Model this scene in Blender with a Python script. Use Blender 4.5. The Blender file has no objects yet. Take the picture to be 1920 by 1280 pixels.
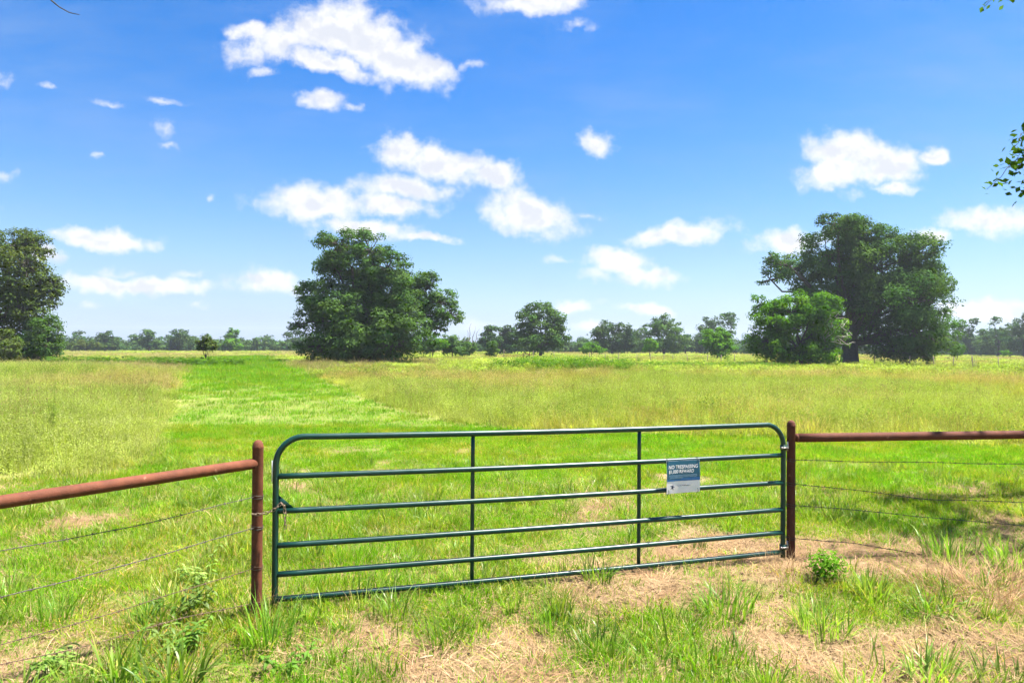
import bpy, math, random
import numpy as np
from mathutils import Matrix, Vector

# ------------------------------------------------------------------ camera, sky, sun, exposure
scene = bpy.context.scene
col = scene.collection
R = math.radians
FPX = 1280.0                       # focal length in photo pixels (24 mm on a 36 mm sensor)
CAMZ = 1.9
cam_d = bpy.data.cameras.new('camera')
cam_d.sensor_width = 36.0
cam_d.lens = 24.0
cam_d.clip_start = 0.05
cam_d.clip_end = 9000
cam = bpy.data.objects.new('camera', cam_d)
col.objects.link(cam)
CAM_R = Matrix.Rotation(R(90 + 0.49), 4, 'X') @ Matrix.Rotation(R(0.4), 4, 'Z')
cam.matrix_world = Matrix.Translation((0, 0, CAMZ)) @ CAM_R
scene.camera = cam

SUN_AZ = 80.0                      # degrees right of the viewing direction
SUN_EL = 67.0
sd = Vector((math.sin(R(SUN_AZ)) * math.cos(R(SUN_EL)), math.cos(R(SUN_AZ)) * math.cos(R(SUN_EL)), math.sin(R(SUN_EL))))
sun_d = bpy.data.lights.new('sun', 'SUN')
sun_d.energy = 5.0
sun_d.angle = R(0.53)
sun_d.color = (1.0, 0.95, 0.87)
sun = bpy.data.objects.new('sun', sun_d)
sun.rotation_euler = sd.to_track_quat('Z', 'Y').to_euler()
col.objects.link(sun)

vs = scene.view_settings
vs.view_transform = 'Standard'
vs.look = 'None'
vs.gamma = 1.0
vs.use_curve_mapping = False
vs.exposure = 2.15

scene.render.engine = 'CYCLES'
cy = scene.cycles
cy.max_bounces = 5
cy.diffuse_bounces = 2
cy.transmission_bounces = 2
cy.glossy_bounces = 2
cy.volume_bounces = 0
cy.use_adaptive_sampling = True
cy.adaptive_threshold = 0.03
cy.adaptive_min_samples = 20
cy.caustics_reflective = False
cy.caustics_refractive = False


def P(px, py, d):
    """point of the place seen at photo pixel (px, py) at forward distance d"""
    v = CAM_R.to_3x3() @ Vector(((px - 960) / FPX, -(py - 640) / FPX, -1.0))
    return Vector((0, 0, CAMZ)) + v * (d / v.y)


def G(px, py, z=0.0):
    """point of the ground seen at a photo pixel"""
    v = CAM_R.to_3x3() @ Vector(((px - 960) / FPX, -(py - 640) / FPX, -1.0))
    return Vector((0, 0, CAMZ)) + v * ((z - CAMZ) / v.z)


# ---- world: physical sky with fair-weather clouds
CLOUDS = [  # centre and half-size of each puff (photo pixels), tilt in degrees
    (545, 72, 115, 30, -14), (640, 55, 95, 42, 0), (700, 85, 100, 48, 18), (765, 118, 85, 34, 18), (470, 60, 50, 16, 5),
    (600, 110, 110, 22, 18), (480, 130, 22, 9, 0), (885, 124, 26, 8, 0),
    (1005, 5, 100, 20, -3), (1080, 44, 26, 10, 0),
    (600, 190, 46, 22, 8), (655, 198, 20, 8, 0), (200, 190, 34, 7, 5), (310, 186, 38, 6, 5), (303, 235, 24, 18, 20),
    (320, 268, 22, 7, 10), (185, 290, 14, 5, 0), (8, 327, 24, 11, 0), (98, 160, 22, 6, 10), (400, 368, 11, 6, 0),
    (748, 283, 54, 36, 10), (835, 305, 100, 34, 8), (915, 328, 56, 32, 15), (760, 350, 92, 24, 4), (610, 380, 115, 34, 0),
    (740, 384, 88, 24, 0), (985, 400, 82, 38, 8), (1100, 403, 22, 9, 0), (690, 430, 85, 22, 4), (790, 447, 68, 12, 5),
    (1122, 262, 48, 22, 0), (1590, 285, 80, 32, 5), (1560, 325, 74, 26, 0), (1670, 308, 62, 34, 0), (1748, 288, 44, 16, 0),
    (1602, 360, 30, 12, 0), (1680, 348, 42, 13, 0), (1840, 412, 84, 27, 4), (1745, 438, 44, 16, 0), (1478, 452, 68, 26, -8),
    (1268, 440, 88, 21, -4), (1160, 488, 72, 24, 0), (1215, 514, 66, 22, 8), (1110, 520, 44, 11, 12), (1050, 487, 30, 9, 0),
    (200, 452, 94, 18, -2), (95, 485, 40, 14, 8), (260, 535, 135, 16, 0), (215, 512, 40, 10, 0), (355, 511, 32, 8, 0),
    (498, 524, 68, 23, 0), (1082, 571, 44, 12, 0), (1208, 580, 50, 13, 0), (1835, 584, 76, 26, 0), (890, 610, 32, 12, 0),
    (1100, 607, 44, 12, 0), (1960, 590, 60, 20, 0), (-90, 400, 80, 24, 0), (2060, 300, 90, 30, 0), (-60, 150, 70, 20, 0),
    (375, 568, 18, 6, 0), (182, 572, 22, 7, 0)]


def build_world():
    w = bpy.data.worlds.new('World')
    scene.world = w
    w.use_nodes = True
    nt = w.node_tree
    N = nt.nodes
    L = nt.links
    N.clear()

    def node(t, **k):
        n = N.new(t)
        for a, b in k.items():
            setattr(n, a, b)
        return n

    def val(sock, x):
        if isinstance(x, (int, float, tuple)):
            sock.default_value = x
        else:
            L.new(x, sock)

    def math_(op, a, b=None, c=None, clamp=False):
        n = node('ShaderNodeMath', operation=op, use_clamp=clamp)
        val(n.inputs[0], a)
        if b is not None:
            val(n.inputs[1], b)
        if c is not None:
            val(n.inputs[2], c)
        return n.outputs[0]

    def vmath(op, a, b=None, c=None, out=0):
        n = node('ShaderNodeVectorMath', operation=op)
        val(n.inputs[0], a)
        if b is not None:
            val(n.inputs[1], b)
        if c is not None:
            val(n.inputs[2], c)
        return n.outputs[out]

    def noise(vec, scale, detail, rough, lac=2.0):
        n = node('ShaderNodeTexNoise')
        L.new(vec, n.inputs['Vector'])
        n.inputs['Scale'].default_value = scale
        n.inputs['Detail'].default_value = detail
        n.inputs['Roughness'].default_value = rough
        n.inputs['Lacunarity'].default_value = lac
        return n

    def sstep(x, a, b, t0=0.0, t1=1.0):
        n = node('ShaderNodeMapRange', interpolation_type='SMOOTHSTEP')
        val(n.inputs[0], x)
        n.inputs[1].default_value = a
        n.inputs[2].default_value = b
        n.inputs[3].default_value = t0
        n.inputs[4].default_value = t1
        return n.outputs[0]

    tc = node('ShaderNodeTexCoord')
    D = tc.outputs['Generated']
    sep = node('ShaderNodeSeparateXYZ')
    L.new(D, sep.inputs[0])
    dx, dy, dz = sep.outputs
    sky = node('ShaderNodeTexSky', sky_type='NISHITA')
    sky.sun_disc = False
    sky.sun_elevation = R(SUN_EL)
    sky.sun_rotation = R(SUN_AZ)
    sky.altitude = 100
    sky.air_density = 1.0
    sky.dust_density = 0.6
    sky.ozone_density = 2.5
    hs = node('ShaderNodeHueSaturation')
    hs.inputs['Saturation'].default_value = 1.48
    hs.inputs['Value'].default_value = 0.97
    hs.inputs['Hue'].default_value = 0.509
    L.new(sky.outputs[0], hs.inputs['Color'])
    # clouds: gnomonic coordinates of the sky ahead
    ysafe = math_('MAXIMUM', dy, 0.05)
    u = math_('DIVIDE', dx, ysafe)
    v = math_('DIVIDE', dz, ysafe)
    cmb = node('ShaderNodeCombineXYZ')
    L.new(u, cmb.inputs[0])
    L.new(v, cmb.inputs[1])
    p = cmb.outputs[0]
    wn = noise(p, 10.0, 6, 0.62)
    off = vmath('SUBTRACT', wn.outputs['Color'], (0.5, 0.5, 0.5))
    off = vmath('MULTIPLY', off, (0.10, 0.055, 0.0))
    pw = vmath('ADD', p, off)
    acc = acc_s = None
    for (cx, cyy, rx, ry, rot) in CLOUDS:
        q = P(cx, cyy, 1.0)
        u0, v0 = q.x, q.z - CAMZ
        a = vmath('SUBTRACT', pw, (u0, v0, 0.0))
        if rot:
            r = node('ShaderNodeVectorRotate', rotation_type='Z_AXIS')
            L.new(a, r.inputs['Vector'])
            r.inputs['Angle'].default_value = R(rot)
            a = r.outputs[0]
        a = vmath('MULTIPLY', a, (FPX / rx, FPX / ry, 0.0))
        ln = vmath('LENGTH', a, out=1)
        # size-aware: small puffs fade faster
        if rx * ry <= 520:
            ln = math_('MULTIPLY', ln, 0.72)
            acc_s = ln if acc_s is None else math_('MINIMUM', acc_s, ln)
            continue
        ln = math_('MULTIPLY_ADD', ln, 1.0, -0.16 if rx * ry > 1500 else 0.0)
        acc = ln if acc is None else math_('SMOOTH_MIN', acc, ln, 0.25)
    fine = noise(p, 28.0, 8, 0.64)
    fineb = noise(pw, 7.0, 5, 0.55)
    dens = math_('SUBTRACT', 1.0, acc)
    dens = math_('ADD', dens, math_('MULTIPLY', math_('SUBTRACT', fine.outputs['Fac'], 0.5), 1.7))
    dens = math_('ADD', dens, math_('MULTIPLY', math_('SUBTRACT', fineb.outputs['Fac'], 0.5), 1.2))
    m_in = sstep(dens, -0.22, 0.74)
    wisp = math_('ADD', math_('SUBTRACT', 1.0, acc_s), math_('MULTIPLY', math_('SUBTRACT', fine.outputs['Fac'], 0.5), 2.6))
    m_in = math_('MAXIMUM', m_in, sstep(wisp, 0.0, 1.3, 0.0, 0.72))
    # the same kind of clouds everywhere else in the sky
    zz = math_('ADD', math_('MAXIMUM', dz, 0.0), 0.12)
    c2 = node('ShaderNodeCombineXYZ')
    L.new(math_('DIVIDE', dx, zz), c2.inputs[0])
    L.new(math_('DIVIDE', dy, zz), c2.inputs[1])
    n2 = noise(c2.outputs[0], 1.1, 6, 0.6)
    m_out = sstep(n2.outputs['Fac'], 0.56, 0.68)
    ahead = math_('MULTIPLY', sstep(dy, 0.1, 0.3), math_('MULTIPLY', sstep(math_('ABSOLUTE', u), 0.95, 0.8), sstep(v, 0.66, 0.54)))
    mx = node('ShaderNodeMix', data_type='FLOAT')
    L.new(ahead, mx.inputs[0])
    L.new(m_out, mx.inputs[2])
    L.new(m_in, mx.inputs[3])
    mask = math_('MULTIPLY', mx.outputs[0], sstep(dz, 0.0, 0.05))
    mask = math_('MULTIPLY', mask, 0.96)
    # pale veil of moist air low in the sky
    veil = math_('POWER', math_('SUBTRACT', 1.0, math_('MINIMUM', math_('MAXIMUM', dz, 0.0), 1.0)), 7.0)
    veil = math_('MULTIPLY', veil, 0.93)
    mv = node('ShaderNodeMix', data_type='RGBA')
    L.new(veil, mv.inputs[0])
    L.new(hs.outputs[0], mv.inputs[6])
    mv.inputs[7].default_value = SKY_LOW
    st = vmath('MULTIPLY', p, (1.6, 6.0, 0.0))
    ci = noise(vmath('ADD', st, off), 1.3, 6, 0.62)
    cirrus = math_('MULTIPLY', sstep(ci.outputs['Fac'], 0.40, 0.80), 0.32)
    mv2 = node('ShaderNodeMix', data_type='RGBA')
    L.new(cirrus, mv2.inputs[0])
    L.new(mv.outputs[2], mv2.inputs[6])
    mv2.inputs[7].default_value = SKY_LOW
    mv = mv2
    mc = node('ShaderNodeMix', data_type='RGBA')
    L.new(mask, mc.inputs[0])
    L.new(mv.outputs[2], mc.inputs[6])
    # denser cores a touch greyer; light from above painted into the cloud colour
    cr = node('ShaderNodeMix', data_type='RGBA')
    above = noise(vmath('ADD', p, (0.004, 0.014, 0.0)), 13.0, 5, 0.55)
    here = noise(p, 13.0, 5, 0.55)
    relief_light = math_('SUBTRACT', here.outputs['Fac'], above.outputs['Fac'])
    thick = math_('MULTIPLY', math_('SUBTRACT', dens, 0.75), -0.12)
    L.new(sstep(math_('ADD', math_('ADD', relief_light, thick), math_('MULTIPLY', math_('SUBTRACT', fineb.outputs['Fac'], 0.5), 0.15)), -0.11, 0.05), cr.inputs[0])
    cr.inputs[6].default_value = CLOUD_A
    cr.inputs[7].default_value = CLOUD_B
    L.new(cr.outputs[2], mc.inputs[7])
    bg = node('ShaderNodeBackground')
    bg.inputs['Strength'].default_value = SKY_STRENGTH
    L.new(mc.outputs[2], bg.inputs['Color'])
    out = node('ShaderNodeOutputWorld')
    L.new(bg.outputs[0], out.inputs['Surface'])
    w.cycles.sampling_method = 'NONE'      # an even sky needs no importance map


SKY_STRENGTH = 0.05
SKY_LOW = (1.9, 2.6, 3.9, 1)
CLOUD_A = (3.8, 3.93, 4.25, 1)
CLOUD_B = (4.8, 4.8, 4.8, 1)
build_world()

# ------------------------------------------------------------------ helpers
rng = np.random.default_rng(11)
random.seed(5)


def mesh_np(name, verts, faces, mat=None, tint=None, smooth=False):
    """faces: list of arrays (n,3) / (n,4)"""
    me = bpy.data.meshes.new(name)
    verts = np.asarray(verts, np.float32)
    if isinstance(faces, np.ndarray):
        faces = [faces]
    faces = [np.asarray(f, np.int32) for f in faces if len(f)]
    me.vertices.add(len(verts))
    me.vertices.foreach_set('co', verts.ravel())
    loops = np.concatenate([f.ravel() for f in faces])
    tot = np.concatenate([np.full(len(f), f.shape[1], np.int32) for f in faces])
    start = np.concatenate([[0], np.cumsum(tot)[:-1]]).astype(np.int32)
    me.loops.add(len(loops))
    me.loops.foreach_set('vertex_index', loops)
    me.polygons.add(len(tot))
    me.polygons.foreach_set('loop_start', start)
    me.polygons.foreach_set('loop_total', tot)
    if smooth:
        me.polygons.foreach_set('use_smooth', np.ones(len(tot), bool))
    me.update(calc_edges=True)
    if tint is not None:
        a = me.attributes.new('tint', 'FLOAT_COLOR', 'POINT')
        t = np.ones((len(verts), 4), np.float32)
        t[:, :tint.shape[1]] = tint
        a.data.foreach_set('color', t.ravel())
    if mat:
        me.materials.append(mat)
    return me


def obj(name, me, parent=None, loc=None):
    o = bpy.data.objects.new(name, me)
    col.objects.link(o)
    if parent:
        o.parent = parent
    if loc is not None:
        o.location = loc
    return o


def tag(o, label=None, cat=None, group=None, kind=None):
    if label:
        o['label'] = label
    if cat:
        o['category'] = cat
    if group:
        o['group'] = group
    if kind:
        o['kind'] = kind
    return o


def thing(name, label, cat, loc=(0, 0, 0), group=None):
    return tag(obj(name, None, None, loc), label, cat, group)


class Geo:
    """collects triangles and quads"""
    def __init__(s):
        s.v, s.q, s.t, s.c, s.n = [], [], [], [], 0

    def add(s, v, q=None, t=None, c=None):
        v = np.asarray(v, float)
        if q is not None and len(q):
            s.q.append(np.asarray(q) + s.n)
        if t is not None and len(t):
            s.t.append(np.asarray(t) + s.n)
        s.v.append(v)
        if c is None:
            c = np.ones((len(v), 3))
        s.c.append(np.broadcast_to(np.asarray(c, float), (len(v), 3)))
        s.n += len(v)

    def tube(s, pts, rad, sides=8, caps=True, c=None):
        pts = np.asarray(pts, float)
        n = len(pts)
        rad = np.broadcast_to(np.asarray(rad, float), (n,))
        tan = np.gradient(pts, axis=0)
        tan /= np.linalg.norm(tan, axis=1)[:, None] + 1e-12
        ref = np.array([0, 0, 1.0]) if abs(tan[0][2]) < 0.9 else np.array([1.0, 0, 0])
        a = np.cross(tan[0], ref)
        a /= np.linalg.norm(a)
        A = np.zeros((n, 3))
        for i in range(n):
            a = a - tan[i] * np.dot(a, tan[i])
            a /= np.linalg.norm(a) + 1e-12
            A[i] = a
        B = np.cross(tan, A)
        ang = np.arange(sides) * 2 * math.pi / sides
        ring = (np.cos(ang)[None, :, None] * A[:, None, :] + np.sin(ang)[None, :, None] * B[:, None, :]) * rad[:, None, None] + pts[:, None, :]
        v = ring.reshape(-1, 3)
        q = []
        for i in range(n - 1):
            for j in range(sides):
                k = (j + 1) % sides
                q.append((i * sides + j, i * sides + k, (i + 1) * sides + k, (i + 1) * sides + j))
        t = []
        if caps:
            v = np.vstack([v, pts[0], pts[-1]])
            for j in range(sides):
                k = (j + 1) % sides
                t.append((n * sides, k, j))
                t.append((n * sides + 1, (n - 1) * sides + j, (n - 1) * sides + k))
        s.add(v, q, t, c)

    def box(s, c, h, axes=None, col_=None):
        ax = np.eye(3) if axes is None else np.asarray(axes, float)
        v = []
        for i in (-1, 1):
            for j in (-1, 1):
                for k in (-1, 1):
                    v.append(np.asarray(c, float) + ax[0] * h[0] * i + ax[1] * h[1] * j + ax[2] * h[2] * k)
        s.add(v, [(0, 1, 3, 2), (4, 6, 7, 5), (0, 4, 5, 1), (2, 3, 7, 6), (0, 2, 6, 4), (1, 5, 7, 3)], None, col_)

    def mesh(s, name, mat=None, smooth=False, tint=True):
        f = []
        if s.q:
            f.append(np.vstack(s.q))
        if s.t:
            f.append(np.vstack(s.t))
        return mesh_np(name, np.vstack(s.v), f, mat, np.vstack(s.c) if tint else None, smooth)


# ------------------------------------------------------------------ materials
def nodes_of(m):
    m.use_nodes = True
    nt = m.node_tree
    nt.nodes.clear()
    return nt, nt.nodes, nt.links


def leaf_material(name, base, trans=0.4, rough=0.5, spec=0.3, patch=None, patch_scale=0.5, rand=0.25, trans_col=None, drift=None):
    """foliage: tint attribute x base colour, part of the light passes through; patch = second colour in drifts"""
    m = bpy.data.materials.new(name)
    nt, N, L = nodes_of(m)
    at = N.new('ShaderNodeAttribute')
    at.attribute_name = 'tint'
    mul = N.new('ShaderNodeMix')
    mul.data_type = 'RGBA'
    mul.blend_type = 'MULTIPLY'
    mul.inputs[0].default_value = 1.0
    L.new(at.outputs['Color'], mul.inputs[7])
    if patch:
        ge = N.new('ShaderNodeNewGeometry')
        no = N.new('ShaderNodeTexNoise')
        no.inputs['Scale'].default_value = patch_scale
        no.inputs['Detail'].default_value = 4
        no.inputs['Roughness'].default_value = 0.6
        L.new(ge.outputs['Position'], no.inputs['Vector'])
        mr = N.new('ShaderNodeMapRange')
        mr.interpolation_type = 'SMOOTHSTEP'
        mr.inputs[1].default_value = 0.42
        mr.inputs[2].default_value = 0.62
        L.new(no.outputs['Fac'], mr.inputs[0])
        mp = N.new('ShaderNodeMix')
        mp.data_type = 'RGBA'
        L.new(mr.outputs[0], mp.inputs[0])
        mp.inputs[6].default_value = (*base, 1)
        mp.inputs[7].default_value = (*patch, 1)
        oc = mp.outputs[2]
        if drift:                       # drifts of another grass, drawn out across the slope
            vm = N.new('ShaderNodeVectorMath')
            vm.operation = 'MULTIPLY'
            vm.inputs[1].default_value = (0.055, 0.17, 0.0)
            L.new(ge.outputs['Position'], vm.inputs[0])
            n2 = N.new('ShaderNodeTexNoise')
            n2.inputs['Scale'].default_value = 1.0
            n2.inputs['Detail'].default_value = 5
            n2.inputs['Roughness'].default_value = 0.65
            L.new(vm.outputs[0], n2.inputs['Vector'])
            m2 = N.new('ShaderNodeMapRange')
            m2.inputs[1].default_value = 0.50
            m2.inputs[2].default_value = 0.66
            L.new(n2.outputs['Fac'], m2.inputs[0])
            x2 = N.new('ShaderNodeMix')
            x2.data_type = 'RGBA'
            L.new(m2.outputs[0], x2.inputs[0])
            L.new(oc, x2.inputs[6])
            x2.inputs[7].default_value = (*drift, 1)
            oc = x2.outputs[2]
        L.new(oc, mul.inputs[6])
    else:
        mul.inputs[6].default_value = (*base, 1)
    oi = N.new('ShaderNodeObjectInfo')
    mr2 = N.new('ShaderNodeMapRange')
    mr2.inputs[3].default_value = 1 - rand
    mr2.inputs[4].default_value = 1 + rand
    L.new(oi.outputs['Random'], mr2.inputs[0])
    hsv = N.new('ShaderNodeHueSaturation')
    L.new(mul.outputs[2], hsv.inputs['Color'])
    L.new(mr2.outputs[0], hsv.inputs['Value'])
    bs = N.new('ShaderNodeBsdfDiffuse')
    L.new(hsv.outputs[0], bs.inputs['Color'])
    if spec > 0.4:
        df = bs
        gl = N.new('ShaderNodeBsdfGlossy')
        gl.inputs['Roughness'].default_value = rough
        bs = N.new('ShaderNodeMixShader')
        bs.inputs[0].default_value = 0.035
        L.new(df.outputs[0], bs.inputs[1])
        L.new(gl.outputs[0], bs.inputs[2])
    tr = N.new('ShaderNodeBsdfTranslucent')
    tm = N.new('ShaderNodeMix')
    tm.data_type = 'RGBA'
    tm.blend_type = 'MULTIPLY'
    tm.inputs[0].default_value = 1.0
    L.new(hsv.outputs[0], tm.inputs[6])
    tm.inputs[7].default_value = (*(trans_col or (1.25, 1.4, 0.4)), 1)
    L.new(tm.outputs[2], tr.inputs['Color'])
    mix = N.new('ShaderNodeMixShader')
    mix.inputs[0].default_value = trans
    L.new(bs.outputs[0], mix.inputs[1])
    L.new(tr.outputs[0], mix.inputs[2])
    o = N.new('ShaderNodeOutputMaterial')
    L.new(mix.outputs[0], o.inputs['Surface'])
    return m


def surf_material(name, c1, c2, scale=20, rough=0.6, metallic=0.0, bump=0.0, bump_scale=None, spec=0.5, c3=None, lo=0.35, hi=0.65, coat=0.0, use_tint=False, c3_lo=0.60, c3_hi=0.68):
    """two-colour weathered surface; c3 = sparse third colour (chips, stains)"""
    m = bpy.data.materials.new(name)
    nt, N, L = nodes_of(m)
    tc = N.new('ShaderNodeTexCoord')
    no = N.new('ShaderNodeTexNoise')
    no.inputs['Scale'].default_value = scale
    no.inputs['Detail'].default_value = 6
    no.inputs['Roughness'].default_value = 0.65
    L.new(tc.outputs['Object'], no.inputs['Vector'])
    mr = N.new('ShaderNodeMapRange')
    mr.inputs[1].default_value = lo
    mr.inputs[2].default_value = hi
    L.new(no.outputs['Fac'], mr.inputs[0])
    mx = N.new('ShaderNodeMix')
    mx.data_type = 'RGBA'
    L.new(mr.outputs[0], mx.inputs[0])
    mx.inputs[6].default_value = (*c1, 1)
    mx.inputs[7].default_value = (*c2, 1)
    outc = mx.outputs[2]
    if c3:
        n3 = N.new('ShaderNodeTexNoise')
        n3.inputs['Scale'].default_value = scale * 2.3
        n3.inputs['Detail'].default_value = 5
        L.new(tc.outputs['Object'], n3.inputs['Vector'])
        m3 = N.new('ShaderNodeMapRange')
        m3.inputs[1].default_value = c3_lo
        m3.inputs[2].default_value = c3_hi
        L.new(n3.outputs['Fac'], m3.inputs[0])
        x3 = N.new('ShaderNodeMix')
        x3.data_type = 'RGBA'
        L.new(m3.outputs[0], x3.inputs[0])
        L.new(outc, x3.inputs[6])
        x3.inputs[7].default_value = (*c3, 1)
        outc = x3.outputs[2]
    if use_tint:
        at = N.new('ShaderNodeAttribute')
        at.attribute_name = 'tint'
        mt = N.new('ShaderNodeMix')
        mt.data_type = 'RGBA'
        mt.blend_type = 'MULTIPLY'
        mt.inputs[0].default_value = 1.0
        L.new(outc, mt.inputs[6])
        L.new(at.outputs['Color'], mt.inputs[7])
        outc = mt.outputs[2]
    bs = N.new('ShaderNodeBsdfPrincipled')
    L.new(outc, bs.inputs['Base Color'])
    rr = N.new('ShaderNodeMapRange')
    rr.inputs[3].default_value = rough - 0.08
    rr.inputs[4].default_value = min(1, rough + 0.12)
    L.new(no.outputs['Fac'], rr.inputs[0])
    L.new(rr.outputs[0], bs.inputs['Roughness'])
    bs.inputs['Metallic'].default_value = metallic
    bs.inputs['Specular IOR Level'].default_value = spec
    bs.inputs['Coat Weight'].default_value = coat
    bs.inputs['Coat Roughness'].default_value = 0.15
    if bump:
        nb = N.new('ShaderNodeTexNoise')
        nb.inputs['Scale'].default_value = bump_scale or scale * 4
        nb.inputs['Detail'].default_value = 5
        L.new(tc.outputs['Object'], nb.inputs['Vector'])
        bp = N.new('ShaderNodeBump')
        bp.inputs['Strength'].default_value = bump
        bp.inputs['Distance'].default_value = 0.01
        L.new(nb.outputs['Fac'], bp.inputs['Height'])
        L.new(bp.outputs[0], bs.inputs['Normal'])
    o = N.new('ShaderNodeOutputMaterial')
    L.new(bs.outputs[0], o.inputs['Surface'])
    return m


M = {}
M['grass'] = leaf_material('mown grass', (0.108, 0.250, 0.014), 0.48, 0.45, 0.35, (0.165, 0.25, 0.022), 0.55, 0.30, None, (0.125, 0.245, 0.014))
M['lush'] = leaf_material('lush blades', (0.115, 0.220, 0.022), 0.45, 0.4, 0.45, (0.180, 0.245, 0.048), 1.2, 0.32)
M['tall'] = leaf_material('tall grass', (0.240, 0.270, 0.062), 0.42, 0.55, 0.25, (0.325, 0.290, 0.125), 0.13, 0.42, None, (0.265, 0.215, 0.085))
M['weed'] = leaf_material('pale weeds', (0.225, 0.28, 0.055), 0.42, 0.5, 0.25, (0.265, 0.30, 0.075), 0.2, 0.36, None, (0.15, 0.22, 0.03))
M['tall_far'] = leaf_material('distant tall grass', (0.205, 0.240, 0.070), 0.40, 0.55, 0.25, (0.265, 0.245, 0.115), 0.06, 0.35, None, (0.235, 0.195, 0.09))
M['greenweed'] = leaf_material('green weeds', (0.075, 0.150, 0.018), 0.4, 0.5, 0.3, None, 1, 0.2)
M['straw'] = leaf_material('dry straw', (0.295, 0.22, 0.12), 0.2, 0.7, 0.2, (0.26, 0.18, 0.095), 2.0, 0.2, (1.1, 1.0, 0.8))
M['oak'] = leaf_material('oak leaves', (0.054, 0.106, 0.025), 0.30, 0.42, 0.3, None, 1, 0.0)
M['oak_far'] = leaf_material('far leaves', (0.044, 0.084, 0.024), 0.22, 0.55, 0.3, None, 1, 0.18)
M['bush'] = leaf_material('bush leaves', (0.070, 0.160, 0.014), 0.38, 0.45, 0.35, None, 1, 0.0)
M['olive'] = leaf_material('olive leaves', (0.056, 0.082, 0.018), 0.25, 0.5, 0.35, None, 1, 0.0)
M['overhang'] = leaf_material('overhanging leaves', (0.050, 0.10, 0.012), 0.4, 0.4, 0.3, None, 1, 0.0)
M['bark'] = surf_material('bark', (0.026, 0.021, 0.015), (0.055, 0.045, 0.034), 6, 0.9, 0, 0.6)
M['deadwood'] = surf_material('dead wood', (0.30, 0.27, 0.24), (0.42, 0.38, 0.34), 8, 0.9)
M['greybark'] = surf_material('weathered post wood', (0.13, 0.10, 0.075), (0.20, 0.16, 0.12), 9, 0.9, 0, 0.5)
M['gate'] = surf_material('green gate enamel', (0.004, 0.030, 0.022), (0.007, 0.040, 0.030), 14, 0.32, 0, 0.04, 90, 0.36, (0.05, 0.06, 0.05), 0.3, 0.7, 0.0, False, 0.70, 0.76)
M['rust'] = surf_material('rusted pipe', (0.070, 0.024, 0.013), (0.155, 0.053, 0.028), 9, 0.72, 0.0, 0.3, 120, 0.15, (0.25, 0.11, 0.07), 0.3, 0.7, 0.0, False, 0.66, 0.74)
M['rust_dark'] = surf_material('shade-toned rusted pipe', (0.068, 0.023, 0.014), (0.11, 0.040, 0.024), 9, 0.75, 0.0, 0.3, 120, 0.15, (0.17, 0.075, 0.05), 0.3, 0.7, 0.0, False, 0.66, 0.74)  # tree shade on the right fence put into a darker rust; also colours the brace
M['wire'] = surf_material('weathered wire', (0.05, 0.042, 0.035), (0.10, 0.08, 0.065), 40, 0.55, 0.5)
M['wire_rust'] = surf_material('rusty wire', (0.08, 0.045, 0.028), (0.13, 0.08, 0.05), 40, 0.7, 0.3)
M['wire_dark'] = surf_material('dark wire', (0.03, 0.024, 0.02), (0.06, 0.045, 0.035), 40, 0.6, 0.3)
M['chain'] = surf_material('rusty chain steel', (0.14, 0.095, 0.06), (0.26, 0.19, 0.13), 50, 0.45, 0.6)
M['steel'] = surf_material('bolt steel', (0.22, 0.20, 0.19), (0.4, 0.38, 0.36), 50, 0.4, 0.9)
M['white'] = surf_material('white print', (0.80, 0.77, 0.75), (0.85, 0.82, 0.80), 8, 0.45)
M['blue'] = surf_material('blue print', (0.006, 0.075, 0.125), (0.007, 0.085, 0.14), 8, 0.38)
M['lightblue'] = surf_material('light blue print', (0.02, 0.13, 0.32), (0.025, 0.14, 0.35), 8, 0.38)
M['ink'] = surf_material('dark ink', (0.03, 0.05, 0.09), (0.05, 0.07, 0.11), 30, 0.5)
M['paleink'] = surf_material('pale small print', (0.25, 0.42, 0.60), (0.3, 0.46, 0.63), 30, 0.5)
M['tie'] = surf_material('black cable tie', (0.02, 0.02, 0.02), (0.03, 0.03, 0.03), 30, 0.5)
M['litter'] = surf_material('brown dead leaf', (0.22, 0.085, 0.04), (0.32, 0.15, 0.07), 30, 0.8)
M['chip'] = surf_material('wood chip', (0.40, 0.27, 0.15), (0.50, 0.36, 0.22), 30, 0.8)

# ------------------------------------------------------------------ ground
# edges of the mown lane (world x, y), read off the photograph
LEFT_EDGE = [G(-400, 905), G(0, 905), G(180, 898), G(262, 880), G(290, 850), G(312, 800), G(328, 745), G(345, 702), G(350, 691), G(362, 682), G(400, 671)]
RIGHT_EDGE = [G(505, 672.5), G(560, 694), G(640, 728), G(720, 762), G(820, 788), G(920, 802), G(1040, 812), G(1250, 818), G(1500, 822), G(1920, 836), G(2600, 860)]
LEX = np.array([p.x for p in LEFT_EDGE])
LEY = np.array([p.y for p in LEFT_EDGE])
REX = np.array([p.x for p in RIGHT_EDGE])
REY = np.array([p.y for p in RIGHT_EDGE])


def hash2(ix, iy, s):
    h = (ix * 374761393 + iy * 668265263 + s * 1442695041) & 0xFFFFFFFF
    h = ((h ^ (h >> 13)) * 1274126177) & 0xFFFFFFFF
    return ((h ^ (h >> 16)) & 0xFFFF) / 65535.0


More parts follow.
